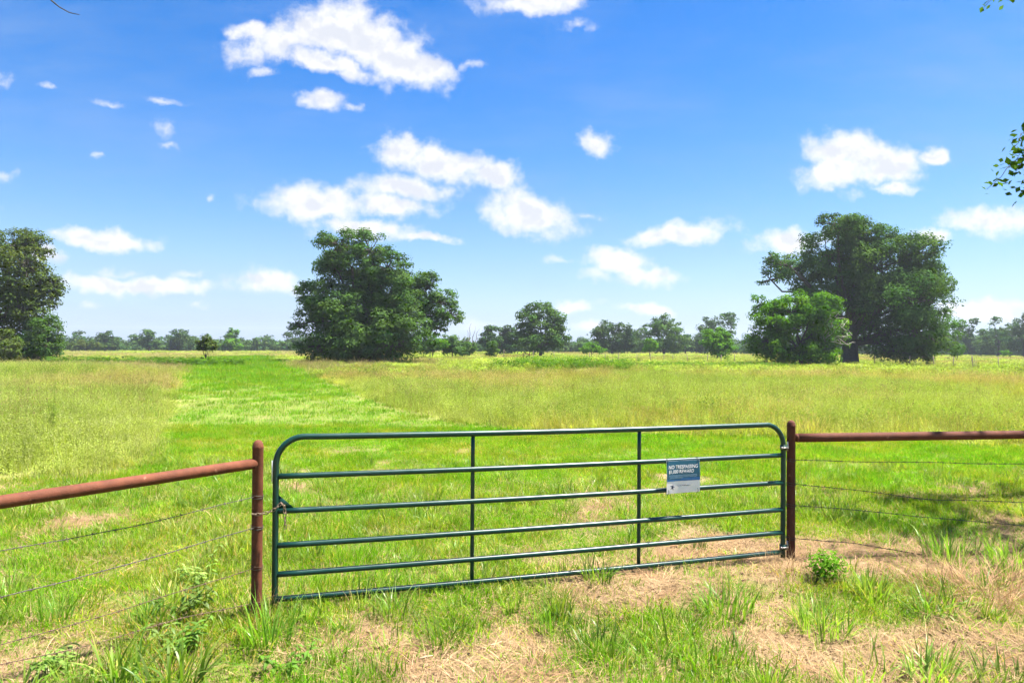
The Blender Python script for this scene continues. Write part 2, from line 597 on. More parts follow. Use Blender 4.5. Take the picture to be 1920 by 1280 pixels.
def vnoise(x, y, s=0):
    x = np.asarray(x, float)
    y = np.asarray(y, float)
    ix = np.floor(x).astype(np.int64)
    iy = np.floor(y).astype(np.int64)
    fx = x - ix
    fy = y - iy
    fx = fx * fx * (3 - 2 * fx)
    fy = fy * fy * (3 - 2 * fy)
    a = hash2(ix, iy, s)
    b = hash2(ix + 1, iy, s)
    c = hash2(ix, iy + 1, s)
    d = hash2(ix + 1, iy + 1, s)
    return (a * (1 - fx) + b * fx) * (1 - fy) + (c * (1 - fx) + d * fx) * fy


def fbm(x, y, s=0, o=4):
    r, a, t = 0, 1, 0
    for i in range(o):
        r = r + a * vnoise(x * 2 ** i, y * 2 ** i, s + i)
        t += a
        a *= 0.55
    return r / t


def sst(x, a, b):
    t = np.clip((np.asarray(x, float) - a) / (b - a), 0, 1)
    return t * t * (3 - 2 * t)


MOUND = P(1075, 690, 46)


def H(x, y):
    x = np.asarray(x, float)
    y = np.asarray(y, float)
    h = -0.0055 * np.maximum(0, -x - 14) * sst(y, 20, 60)
    h = h + (fbm(x * 0.9, y * 0.9, 3, 3) - 0.5) * 0.07
    h = h + (fbm(x * 0.06, y * 0.06, 9, 2) - 0.5) * 0.5 * sst(y, 16, 45) * (1 - sst(y, 160, 260))
    h = h + 0.55 * np.exp(-(((x - MOUND.x) / 5.5) ** 2 + ((y - MOUND.y) / 4.0) ** 2))
    h = h + 0.45 * np.exp(-(((x + 26) / 9) ** 2 + ((y - 36) / 9) ** 2))
    # shallow worn dip and lip under the gate line
    h = h + 0.035 * np.exp(-((y - (4.55 + 0.30 * (x + 1.7))) / 0.30) ** 2) * sst(x, -2.5, -1.0) * (1 - sst(x, 2.6, 3.4))
    return h


SOIL = []      # bare spots: x, y, half-widths, strength
for (px_, py_, rx_, ry_, am_) in [(800, 1250, 0.7, 0.3, 0.22), (1330, 1022, 0.8, 0.55, 0.2), (1700, 1215, 0.9, 0.25, 0.2), (1420, 1225, 0.5, 0.25, 0.12), (60, 1015, 0.5, 0.7, 0.14),
                                  (180, 1185, 0.4, 0.4, 0.14), (640, 975, 0.5, 0.5, 0.1), (1300, 955, 0.8, 0.5, 0.14), (1850, 915, 1.2, 0.8, 0.12), (930, 845, 1.0, 0.8, 0.08), (1650, 1010, 1.0, 0.5, 0.12)]:
    q_ = G(px_, py_)
    SOIL.append((q_.x, q_.y, rx_, ry_, am_))


def zones(x, y):
    """bare soil 0..1, tall 0..1 (lane and near ground have tall = 0)"""
    x = np.asarray(x, float)
    y = np.asarray(y, float)
    wob = (fbm(x * 0.8, y * 0.8, 21, 3) - 0.5) * 1.0
    # left of the lane
    lx = np.interp(y, LEY[2:], LEX[2:])
    left = (x < lx + wob * (0.4 + y * 0.012)) & (y > LEY[0] + 0.5 * wob)
    left_front = (x < lx + wob * .4) & (y > np.interp(x, LEX[:4], LEY[:4]) + wob * 0.6)
    left = left & left_front
    # right of the lane: the edge is a function of x
    o = np.argsort(REX)
    ry = np.interp(x, REX[o], REY[o])
    right = (y > ry + wob * (0.6 + 0.012 * y)) & (x > np.interp(y, REY[::-1], REX[::-1], left=99) if False else (y > ry + wob * (0.6 + 0.012 * y)))
    right = right & (x > REX.min() - 0.38 * np.maximum(0, y - REY.max()) - 0 * x)
    tall = (left | right).astype(float)
    n = fbm(x * 1.1, y * 1.1, 40, 4)
    n2 = fbm(x * 0.45 + 7, y * 0.45, 50, 3)
    near = 1 - sst(y, 5.5, 10.5)
    # bare ground: strong in front of the gate and by the right-hand post, patchy in the lane
    gate_y = 4.8 + 0.31 * (x + 1.65)
    front = sst(gate_y - y, -0.5, 0.5)
    wear = 0.25 + 0.08 * front + 0.17 * np.exp(-((x - 2.0) / 2.2) ** 2 - ((y - 6.1) / 0.9) ** 2) + 0.17 * np.exp(-((x - 3.9) / 1.6) ** 2 - ((y - 5.9) / 0.7) ** 2)
    wear = wear + 0.07 * np.exp(-((x + 2.3) / 1.2) ** 2 - ((y - 4.6) / 1.2) ** 2)
    for (sx, sy, rx_, ry_, am) in SOIL:
        wear = wear + am * np.exp(-((x - sx) / rx_) ** 2 - ((y - sy) / ry_) ** 2)
    bare = sst(wear * (0.55 + 0.45 * near) + (n - 0.5) * 0.95 + (n2 - 0.5) * 0.55, 0.28, 0.50)
    # worn brown patch far left of the lane
    q = P(285, 682, 52)
    patch = np.exp(-(((x - q.x) / 6.5) ** 4 + ((y - q.y) / 3.2) ** 4))
    bare = bare * (1 - 0.72 * sst(y, 9, 20))
    bare = np.maximum(bare * (1 - tall), patch * sst(n, 0.3, 0.5))
    tall = tall * (1 - sst(patch, 0.3, 0.6))
    return bare, tall


def axis_samples(n, near, far, p):
    t = np.linspace(-1, 1, n)
    return np.sign(t) * (near * np.abs(t) + (far - near) * np.abs(t) ** p)


gx = np.unique(np.concatenate([np.arange(-9, 9.01, 0.12), np.sign(np.linspace(-1, 1, 60)) * (9 + 1000 * np.abs(np.linspace(-1, 1, 60)) ** 3.2)]))
gy = np.unique(np.concatenate([np.arange(1.5, 14, 0.12), 14 + 1300 * np.linspace(0, 1, 90) ** 3.0, -np.linspace(0.0, 1, 10) ** 2 * 60 + 1.4]))
XX, YY = np.meshgrid(gx, gy)
ZZ = H(XX, YY)
nx, ny = len(gx), len(gy)
ii = np.arange(nx * ny).reshape(ny, nx)
quads = np.stack([ii[:-1, :-1], ii[:-1, 1:], ii[1:, 1:], ii[1:, :-1]], -1).reshape(-1, 4)
bare_v, tall_v = zones(XX.ravel(), YY.ravel())
gt = np.stack([bare_v, tall_v, np.zeros_like(bare_v)], 1)


def ground_material():
    m = bpy.data.materials.new('soil and turf')
    nt, N, L = nodes_of(m)
    ge = N.new('ShaderNodeNewGeometry')
    at = N.new('ShaderNodeAttribute')
    at.attribute_name = 'tint'
    sp = N.new('ShaderNodeSeparateColor')
    L.new(at.outputs['Color'], sp.inputs[0])

    def noise(scale, detail=5, rough=0.6):
        n = N.new('ShaderNodeTexNoise')
        n.inputs['Scale'].default_value = scale
        n.inputs['Detail'].default_value = detail
        n.inputs['Roughness'].default_value = rough
        L.new(ge.outputs['Position'], n.inputs['Vector'])
        return n.outputs['Fac']

    def mix(f, a, b):
        x = N.new('ShaderNodeMix')
        x.data_type = 'RGBA'
        if isinstance(f, float):
            x.inputs[0].default_value = f
        else:
            L.new(f, x.inputs[0])
        for s, c in ((6, a), (7, b)):
            if isinstance(c, tuple):
                x.inputs[s].default_value = (*c, 1)
            else:
                L.new(c, x.inputs[s])
        return x.outputs[2]

    def rng_(f, a, b):
        r = N.new('ShaderNodeMapRange')
        r.inputs[1].default_value = a
        r.inputs[2].default_value = b
        L.new(f, r.inputs[0])
        return r.outputs[0]
    soil = mix(rng_(noise(9, 8, 0.7), 0.35, 0.65), (0.175, 0.115, 0.066), (0.285, 0.20, 0.118))
    soil = mix(rng_(noise(70, 4, 0.7), 0.55, 0.75), soil, (0.35, 0.265, 0.165))
    soil = mix(rng_(noise(38, 4, 0.6), 0.60, 0.72), soil, (0.10, 0.062, 0.036))
    turf = mix(rng_(noise(3, 6, 0.7), 0.35, 0.65), (0.080, 0.155, 0.014), (0.15, 0.165, 0.036))
    turf = mix(rng_(noise(30, 4, 0.7), 0.5, 0.75), turf, (0.21, 0.165, 0.07))
    field = mix(rng_(noise(0.06, 5, 0.6), 0.38, 0.62), (0.19, 0.205, 0.055), (0.265, 0.225, 0.085))
    field = mix(rng_(noise(1.5, 6, 0.7), 0.4, 0.7), field, (0.21, 0.225, 0.06))
    c = mix(sp.outputs[1], turf, field)
    c = mix(sp.outputs[0], c, soil)
    bs = N.new('ShaderNodeBsdfPrincipled')
    bs.inputs['Roughness'].default_value = 0.95
    bs.inputs['Specular IOR Level'].default_value = 0.1
    L.new(c, bs.inputs['Base Color'])
    bp = N.new('ShaderNodeBump')
    bp.inputs['Strength'].default_value = 0.9
    bp.inputs['Distance'].default_value = 0.03
    L.new(noise(24, 8, 0.75), bp.inputs['Height'])
    L.new(bp.outputs[0], bs.inputs['Normal'])
    o = N.new('ShaderNodeOutputMaterial')
    L.new(bs.outputs[0], o.inputs['Surface'])
    return m


M['ground'] = ground_material()
g_me = mesh_np('ground', np.stack([XX.ravel(), YY.ravel(), ZZ.ravel()], 1), quads, M['ground'], gt, True)
tag(obj('ground', g_me), 'sandy soil and turf of the open pasture', 'ground', kind='structure')


def ground_at(px, d):
    q = P(px, 640, d)
    return Vector((q.x, q.y, float(H(q.x, q.y))))


# ------------------------------------------------------------------ trees
def leaf_faces(cen, nrm, size, r, aspect=0.62):
    n = len(cen)
    nrm = nrm / (np.linalg.norm(nrm, axis=1)[:, None] + 1e-9)
    t = r.normal(size=(n, 3))
    t -= nrm * (t * nrm).sum(1)[:, None]
    t /= np.linalg.norm(t, axis=1)[:, None] + 1e-9
    b = np.cross(nrm, t)
    s = size[:, None]
    v = np.stack([cen - t * s * 0.55, cen + b * s * aspect * 0.5 - t * s * 0.05 + nrm * s * 0.08,
                  cen + t * s * 0.55, cen - b * s * aspect * 0.5 - t * s * 0.05 + nrm * s * 0.08], 1).reshape(-1, 3)
    q = np.arange(n * 4).reshape(n, 4)
    return v, q


def crown(blobs, n_leaf, leaf, r, sub_scale=1.0, hue=0.08, spread=0.52, shell=0.58, sub_n=1.0):
    """blobs: (centre xyz, radii xyz, density). Foliage hangs in clumps spread through each blob."""
    area = np.array([(b[1][0] * b[1][2]) * b[2] for b in blobs])
    frac = area / area.sum()
    V, Q, C, subs = [], [], [], []
    n0 = 0
    for (c, rad, den), f in zip(blobs, frac):
        c = np.array(c, float)
        rad = np.array(rad, float)
        mean = rad.mean()
        k = max(4, int(sub_n * 33 * den))
        d = r.normal(size=(k, 3))
        d /= np.linalg.norm(d, axis=1)[:, None]
        rr = shell + (1.0 - shell) * r.random(k) ** 0.6
        sc = c + d * rad * rr[:, None]
        sr = mean * sub_scale * r.uniform(0.20, 0.42, k)
        w = sr ** 2
        cnt = np.maximum(3, (n_leaf * f * w / w.sum()).astype(int))
        for j in range(k):
            m = cnt[j]
            o = r.normal(size=(m, 3))
            o *= (r.random(m) ** 0.27 / (np.linalg.norm(o, axis=1) + 1e-9))[:, None]
            o[:, 2] = np.where((o[:, 2] < 0) & (r.random(m) < 0.6), -o[:, 2], o[:, 2])
            lump = 1 + 0.35 * np.sin(o[:, 0] * 5 + j) * np.cos(o[:, 1] * 5 + 2 * j)
            pos = sc[j] + o * lump[:, None] * sr[j] * 1.15 * np.array([1, 1, 0.72]) * (spread / 0.52)
            nr = o * 1.1 + d[j] * 0.20 + np.array([0, 0, 0.35]) + r.normal(size=(m, 3)) * 0.38
            v, q = leaf_faces(pos, nr, leaf * r.uniform(0.6, 1.35, m), r)
            base = 1 + r.normal() * 0.20
            g = r.normal() * hue
            t = base * (1 + r.normal(size=(m, 1)) * 0.16) * np.array([1 + g, 1.0, 1 - g * 0.6])
            V.append(v)
            Q.append(q + n0)
            C.append(np.repeat(np.clip(t, 0.3, 2.2), 4, 0))
            n0 += len(v)
            subs.append((sc[j], c, sr[j]))
    return np.vstack(V), np.vstack(Q), np.vstack(C), subs


def bent(a, b, n, r, wob, up=0.0):
    t = np.linspace(0, 1, n)[:, None]
    a = np.asarray(a, float)
    b = np.asarray(b, float)
    ln = np.linalg.norm(b - a)
    p = a * (1 - t) + b * t
    p = p + np.sin(t * math.pi) * np.array([0, 0, up * ln])
    j = r.normal(size=(n, 3)) * wob * ln
    j[0] = 0
    j[-1] = 0
    return p + j


def trunk_geo(h_fork, rad, blobs, subs, r, lean=(0, 0), limb=0.42, twig=0.10, twig_every=1, sides=9):
    g = Geo()
    top = np.array([lean[0], lean[1], h_fork])
    pts = bent((0, 0, -0.3), top, 6, r, 0.012)
    rr = np.linspace(rad, rad * 0.72, 6)
    rr[0] = rad * 1.2
    rr[1] = rad * 1.05
    g.tube(pts, rr, sides)
    for (c, ra, den) in blobs:
        c = np.array(c, float)
        st = pts[r.integers(3, 6)]
        L_ = np.linalg.norm(c - st)
        w = rad * limb * min(1.0, 0.55 + 0.5 * ra[0] / (L_ + 1e-3))
        g.tube(bent(st, c, 6, r, 0.035, 0.08), np.linspace(w, w * 0.35, 6), 6)
    for i, (s, c, sr) in enumerate(subs):
        if i % twig_every == 0:
            a = c + (s - c) * r.uniform(0.0, 0.2)
            g.tube(bent(a, s + (s - c) * 0.08, 4, r, 0.05, 0.03), np.linspace(rad * twig, rad * twig * 0.25, 4), 4, False)
    return g


def px_tree(name, label, cat, base_px, d, pblobs, n_leaf, leaf, mat, seed, trunk_r, fork_px, group=None, depth=0.75,
            sub_scale=1.0, shell=0.5, hue=0.08, bark='bark', limb=0.42, twig=0.10, sub_n=1.0, twig_every=1, spread=0.52):
    """a tree whose crown lobes are given as photo pixels at distance d"""
    r = np.random.default_rng(seed)
    base = ground_at(base_px, d)
    s = d / FPX
    blobs = []
    for b in pblobs:
        x, y, rx, ry = b[:4]
        den = b[4] if len(b) > 4 else 1.0
        off = (b[5] if len(b) > 5 else r.uniform(-0.5, 0.5)) * depth * 60 * s
        q = P(x, y, d) - base
        blobs.append(((q.x, q.y + off, q.z), (rx * s, (rx + ry) * 0.5 * s * 1.05, ry * s), den))
    V, Q, C, subs = crown(blobs, n_leaf, leaf, r, sub_scale, hue, spread, shell, sub_n)
    V[:, 2] = np.maximum(V[:, 2], 0.05)
    t = thing(name, label, cat, base, group)
    fork = P(base_px, fork_px, d).z - base.z
    obj('trunk', trunk_geo(max(0.4, fork), trunk_r, blobs, subs, r, (0, 0), limb, twig, twig_every).mesh('trunk', M[bark], True, False), t)
    obj('crown', mesh_np('crown', V, Q, M[mat], C), t)
    return t


# the large oak left of centre
px_tree('oak_tree', 'large broad dark oak standing alone beside the mown lane left of centre', 'tree', 690, 72, [
    (640, 462, 40, 34, 1, -.2), (690, 468, 36, 36, 1, .2), (612, 492, 32, 24), (728, 505, 42, 40), (660, 515, 62, 48), (585, 545, 36, 26, .7), (620, 560, 48, 34, .8),
    (575, 590, 30, 24, .75), (690, 565, 72, 56), (750, 560, 46, 50), (625, 605, 52, 32, .9), (700, 620, 82, 48, 1, -.35), (765, 610, 36, 50, 1, -.3),
    (612, 648, 44, 30, 1, -.45), (660, 650, 52, 30, 1, -.45), (735, 650, 54, 32, 1, -.45), (640, 590, 60, 50, 1, -.2), (800, 535, 26, 30, .8, .5), (822, 568, 34, 30, .9, .5), (842, 590, 24, 22, .8, .5), (800, 596, 24, 30, .8, .5), (815, 615, 20, 14, .6, .5),
    (690, 660, 110, 22, 1.1, .3), (565, 610, 22, 14, .5), (775, 560, 40, 45, 1, .4), (690, 600, 90, 60, 1, .5)],
    120000, 0.235, 'oak', 101, 0.75, 600, depth=1.3, limb=0.4, twig=0.08)

# the great spreading tree on the right with its visible trunk
px_tree('spreading_tree', 'huge spreading dark tree with thick trunk on the right of the field', 'tree', 1593, 75, [
    (1560, 428, 44, 26), (1605, 440, 50, 34), (1655, 452, 48, 32), (1705, 478, 48, 36), (1560, 480, 62, 44), (1640, 500, 82, 52), (1735, 515, 48, 44),
    (1766, 530, 24, 30, .8), (1512, 498, 40, 32, .8), (1462, 500, 36, 22, .5), (1436, 488, 18, 14, .4), (1440, 525, 24, 16, .4), (1600, 560, 78, 54), (1684, 572, 74, 56, 1, -.6), (1742, 575, 36, 36, .9), (1600, 500, 60, 50, 1, .4), (1680, 540, 80, 60, 1, .5),
    (1620, 620, 56, 40), (1700, 625, 68, 44, 1, -.45), (1744, 640, 30, 34), (1758, 660, 15, 20, 1), (1660, 655, 46, 22, .8), (1720, 664, 40, 18, .8), (1540, 560, 50, 50)],
    124000, 0.24, 'oak', 102, 0.95, 610, depth=1.3, limb=0.36, twig=0.07)

# bright bush in front of it
px_tree('leafy_bush', 'bright green bushy tree in front of the huge spreading tree', 'tree', 1500, 66, [
    (1480, 585, 46, 32), (1525, 580, 42, 28), (1440, 600, 36, 34), (1500, 615, 70, 40, 1.1), (1550, 615, 40, 32), (1430, 640, 38, 28), (1470, 655, 58, 26), (1540, 655, 52, 24),
    (1582, 636, 18, 16, .7), (1425, 570, 22, 18, .5), (1500, 672, 74, 14, 1)],
    44000, 0.20, 'bush', 103, 0.22, 640, depth=0.9, sub_scale=0.95, limb=0.5, twig=0.16)


def dead_branch(name, label, p0, tips, seed, rad=0.05):
    r = np.random.default_rng(seed)
    g = Geo()
    for tip in tips:
        path = bent((0, 0, 0), tip - p0, 7, r, 0.03, 0.06)
        g.tube(path, np.linspace(rad, rad * 0.25, 7), 5)
        for k in range(6):
            a = path[r.integers(2, 7)]
            e = a + np.array([r.normal() * .5, r.normal() * .5, r.normal() * 0.45])
            g.tube(bent(a, e, 4, r, 0.05), np.linspace(rad * 0.45, rad * 0.12, 4), 4)
    o = obj(name, g.mesh(name, M['deadwood'], True, False), None, p0)
    return tag(o, label, 'branch')


dead_branch('dead_branch', 'bare grey dead boughs poking out of the bright bush', P(1545, 640, 65.2),
            [P(1575, 583, 65), P(1558, 588, 65), P(1590, 600, 65), P(1598, 628, 64.8), P(1592, 648, 64.8)], 9, 0.06)

# the tree cut by the left edge and the shrubs at its foot
px_tree('dense_tree', 'tall olive green tree cut off by the left edge of the photo', 'tree', -30, 70, [
    (10, 462, 46, 40), (58, 462, 28, 30), (-60, 470, 80, 60), (70, 505, 28, 40), (25, 520, 62, 50), (82, 545, 26, 28), (-50, 560, 100, 60), (45, 580, 48, 44), (80, 530, 24, 24, .8), (10, 620, 60, 40), (-90, 620, 90, 50), (-160, 540, 80, 90)],
    56000, 0.24, 'olive', 104, 0.6, 600, depth=1.2, limb=0.4)
px_tree('leafy_shrub', 'darker green shrub under the right side of the left edge tree', 'shrub', 78, 68, [
    (85, 622, 26, 30), (60, 645, 40, 26), (100, 645, 22, 26), (40, 660, 40, 18), (112, 620, 8, 14, .4), (85, 664, 34, 12)],
    11000, 0.22, 'oak', 105, 0.14, 650, depth=0.6, sub_scale=1.1, limb=0.6, twig=0.2)
px_tree('leafy_shrub', 'lighter green low shrub at the left edge of the photo', 'shrub', 5, 64, [
    (0, 640, 26, 22), (20, 655, 20, 18), (-30, 650, 34, 24), (10, 668, 24, 10)],
    6000, 0.2, 'olive', 106, 0.12, 660, depth=0.5, sub_scale=1.1, limb=0.6, twig=0.2)

# sapling by the lane
px_tree('sapling', 'small young tree with thin bare trunk left of the mown lane', 'tree', 386, 62, [
    (386, 636, 8, 9), (378, 650, 10, 8), (396, 650, 10, 9), (387, 645, 11, 11), (401, 646, 6, 6, .7), (374, 643, 5, 5, .6)],
    2600, 0.16, 'olive', 107, 0.075, 664, depth=0.2, sub_scale=1.1, limb=0.5, twig=0.2)
px_tree('shrub', 'tiny dark shrub at the foot of the small young tree', 'shrub', 376, 61.5, [(376, 676, 4, 6)], 260, 0.13, 'oak', 108, 0.03, 680, depth=0.1, limb=0.6, twig=0.3)

# middle distance trees (name, label, base px, distance, lobes, leaves, leaf size, material, seed, trunk radius, fork px)
MID = [
    ('oak_tree', 'open crowned tree standing free right of centre before the far woods', 1014, 112, [(1012, 585, 28, 20, .8), (990, 600, 24, 20, .8), (1040, 602, 22, 20, .8), (1014, 615, 42, 24, .9), (985, 632, 24, 18), (1042, 634, 22, 18), (1014, 645, 44, 16), (1000, 575, 14, 10, .6), (975, 612, 10, 10, .5)], 11000, 0.36, 'oak', 201, 0.3, 640),
    ('broad_tree', 'wide grey green tree just left of the open crowned tree', 938, 150, [(938, 625, 30, 16), (915, 635, 18, 16), (962, 632, 20, 18), (938, 648, 40, 14)], 5200, 0.5, 'oak_far', 202, 0.35, 650),
    ('broad_tree', 'wide grey green tree with ragged top right of the open crowned tree', 1148, 165, [(1140, 615, 22, 13), (1165, 618, 22, 13), (1122, 630, 18, 16), (1148, 632, 36, 20), (1180, 635, 16, 18), (1150, 650, 40, 12)], 5600, 0.5, 'oak_far', 203, 0.35, 650),
    ('round_tree', 'dense dark round topped tree in the far row right of centre', 1245, 160, [(1242, 606, 22, 15), (1225, 620, 18, 18), (1262, 618, 18, 20), (1245, 628, 34, 22), (1230, 648, 22, 14), (1265, 646, 20, 16)], 6200, 0.46, 'oak', 204, 0.4, 650),
    ('small_tree', 'bright green small tree left of the bright bushy tree', 1345, 100, [(1345, 625, 22, 14), (1330, 640, 20, 14), (1360, 640, 20, 15), (1346, 655, 30, 12)], 5200, 0.3, 'bush', 205, 0.13, 652),
    ('dark_tree', 'dark ragged tree rising behind the bright green small tree', 1345, 190, [(1335, 602, 16, 11), (1358, 600, 16, 12), (1378, 598, 8, 14), (1345, 620, 34, 18), (1340, 645, 40, 18)], 5000, 0.55, 'oak_far', 206, 0.4, 640),
    ('cedar_bush', 'dark upright evergreen bush left of the open crowned tree', 922, 104, [(922, 650, 11, 10), (922, 660, 14, 9)], 1700, 0.24, 'oak', 207, 0.08, 662),
    ('small_tree', 'low pale green spreading tree between the open crowned and ragged trees', 1110, 118, [(1110, 648, 14, 7, .8), (1100, 656, 14, 6), (1122, 656, 12, 6)], 1200, 0.3, 'bush', 208, 0.08, 656),
    ('small_tree', 'pale yellow green thin tree left of the dense round topped tree', 1218, 118, [(1218, 642, 12, 9, .7), (1212, 653, 12, 7, .8), (1228, 650, 9, 8, .7)], 1100, 0.3, 'bush', 209, 0.08, 656),
    ('shrub', 'yellow green shrub just right of the large oak', 812, 98, [(808, 634, 16, 16), (800, 650, 18, 12), (826, 645, 12, 12)], 2600, 0.28, 'bush', 210, 0.1, 655),
    ('shrub', 'dark green rounded shrub right of the yellow green shrub', 848, 100, [(846, 645, 18, 14), (850, 656, 20, 10)], 2600, 0.27, 'oak', 211, 0.1, 658),
    ('shrub', 'dark green low shrub left of the upright evergreen bush', 880, 104, [(878, 652, 16, 10), (872, 659, 18, 7)], 2000, 0.27, 'oak', 212, 0.1, 660),
    ('far_tree', 'dark round far tree nearest the left edge shrubs', 198, 215, [(198, 632, 16, 10), (185, 642, 14, 9), (212, 642, 14, 10), (198, 650, 26, 8)], 2400, 0.62, 'oak_far', 213, 0.3, 648),
    ('far_tree', 'dark upright far tree second along the left skyline', 280, 220, [(282, 628, 15, 9), (270, 640, 12, 10), (290, 640, 13, 12), (280, 650, 24, 8)], 2400, 0.62, 'oak_far', 214, 0.3, 648),
    ('far_tree', 'broad rounded far tree left of the small young tree', 336, 225, [(330, 628, 16, 12), (348, 630, 16, 13), (336, 642, 28, 12), (340, 652, 26, 7)], 2800, 0.62, 'oak_far', 215, 0.35, 648),
    ('far_tree', 'tall pointed green far tree right of the small young tree', 434, 200, [(432, 624, 9, 10), (433, 636, 14, 10), (438, 646, 20, 9), (430, 652, 18, 7)], 2400, 0.55, 'bush', 216, 0.3, 648),
    ('far_tree', 'brownish low far tree beside the left edge shrubs', 160, 190, [(150, 648, 20, 9), (172, 650, 18, 8), (136, 650, 14, 9)], 1800, 0.5, 'olive', 217, 0.15, 654),
    ('far_tree', 'grey leafy far tree just left of the large oak', 548, 235, [(548, 632, 20, 12), (560, 645, 22, 12), (535, 648, 18, 10)], 2400, 0.62, 'oak_far', 218, 0.3, 648),
    ('far_tree', 'pale thin topped tree right of the huge spreading tree', 1808, 190, [(1800, 610, 14, 10, .7), (1818, 606, 12, 9, .7), (1808, 625, 22, 14, .8), (1808, 645, 26, 14)], 3000, 0.5, 'oak_far', 219, 0.3, 640),
    ('far_tree', 'sparse topped tree in the right hand woods', 1872, 170, [(1868, 604, 18, 11, .4), (1886, 610, 12, 10, .4), (1872, 630, 30, 16), (1872, 650, 36, 14)], 3200, 0.48, 'oak_far', 220, 0.3, 630),
    ('far_tree', 'tall grey tree at the right edge of the photo', 1920, 160, [(1912, 612, 16, 14), (1930, 600, 20, 14), (1918, 632, 28, 20), (1920, 652, 30, 14)], 3600, 0.45, 'oak_far', 221, 0.3, 640),
    ('small_tree', 'bright green little tree at the right foot of the spreading tree', 1795, 110, [(1795, 655, 10, 9), (1798, 662, 12, 6)], 900, 0.26, 'bush', 222, 0.06, 662),
    ('shrub', 'single round green shrub at the foot of the right hand woods', 1895, 130, [(1893, 662, 10, 5)], 500, 0.25, 'bush', 223, 0.05, 664),
]
for (nm, lab, bp_, d, bl, n, lf, mt, sd_, tr, fk) in MID:
    far = d > 125
    px_tree(nm, lab, 'shrub' if 'shrub' in nm or 'bush' in nm else 'tree', bp_, d, bl, n, lf, mt, sd_, tr, fk, depth=0.5, sub_scale=1.15, sub_n=0.55 if far else 0.8, twig_every=3 if far else 1, limb=0.45, twig=0.12)

# bare snag over the shrubs
r0 = np.random.default_rng(31)
sg = Geo()
sb = ground_at(880, 125)
for tip in [(884, 604), (876, 618), (892, 612), (870, 628), (899, 616)]:
    e = P(tip[0], tip[1], 125) - sb
    sg.tube(bent((0, 0, 0), e, 7, r0, 0.03), np.linspace(0.12, 0.02, 7), 5)
tag(obj('dead_snag', sg.mesh('dead_snag', M['greybark'], True, False), None, sb), 'bare dead tree above the shrubs right of the large oak', 'tree')

# ---- the far wood, one continuous mass behind everything
rw = np.random.default_rng(77)
wb = []
for x in np.arange(-260, 2200, 15):
    if x < 560:
        d, top, base = 255 + rw.uniform(-12, 14), 632 + rw.normal() * 5, 657
    elif x < 1400:
        d, top, base = 265 + rw.uniform(-15, 20), 633 + rw.normal() * 5.5, 663
    else:
        d, top, base = 215 + rw.uniform(-14, 16), 618 + rw.normal() * 7, 667
    s = d / FPX
    q = P(x + rw.normal() * 5, (top + base) / 2, d)
    wb.append(((q.x, q.y, q.z), (15 * s, 14 * s, (base - top) / 2 * s), rw.uniform(0.6, 1.1)))
    q = P(x + rw.normal() * 5, base - 5, d - 5)
    wb.append(((q.x, q.y, q.z), (15 * s, 10 * s, 9 * s), 1.0))
for x in list(np.arange(780, 1430, 12)) + list(np.arange(-220, 580, 12)) + list(np.arange(1780, 2150, 12)):
    d, top, base = 195 + rw.uniform(-14, 16), 641 + rw.normal() * 5, 664
    if x < 600:
        d, top, base = 232 + rw.uniform(-8, 8), 640 + rw.normal() * 3.5, 658
    elif x > 1700:
        d, top, base = 195 + rw.uniform(-10, 10), 632 + rw.normal() * 6, 668
    s = d / FPX
    q = P(x + rw.normal() * 4, (top + base) / 2, d)
    wb.append(((q.x, q.y, q.z), (13 * s, 11 * s, (base - top) / 2 * s), rw.uniform(0.6, 1.1)))
V, Q, C, subs = crown(wb, 185000, 0.80, rw, 1.5, 0.10, 0.52, 0.3, 0.42)
wg = Geo()
for (c, ra, dn) in wb[::2]:
    zb = float(H(c[0], c[1]))
    wg.tube([(c[0], c[1], zb - 0.3), (c[0] + 0.2, c[1], (zb + c[2]) / 2), (c[0], c[1], c[2] + 0.5)], [0.28, 0.22, 0.1], 5, False)
wood = obj('far_woodland', mesh_np('far_woodland', V, Q, M['oak_far'], C))
tag(wood, 'hazy band of woods along the whole horizon', 'woodland', kind='stuff')
tr_ = obj('trunks', wg.mesh('trunks', M['bark'], True, False), wood)
tr_['kind'] = 'stuff'

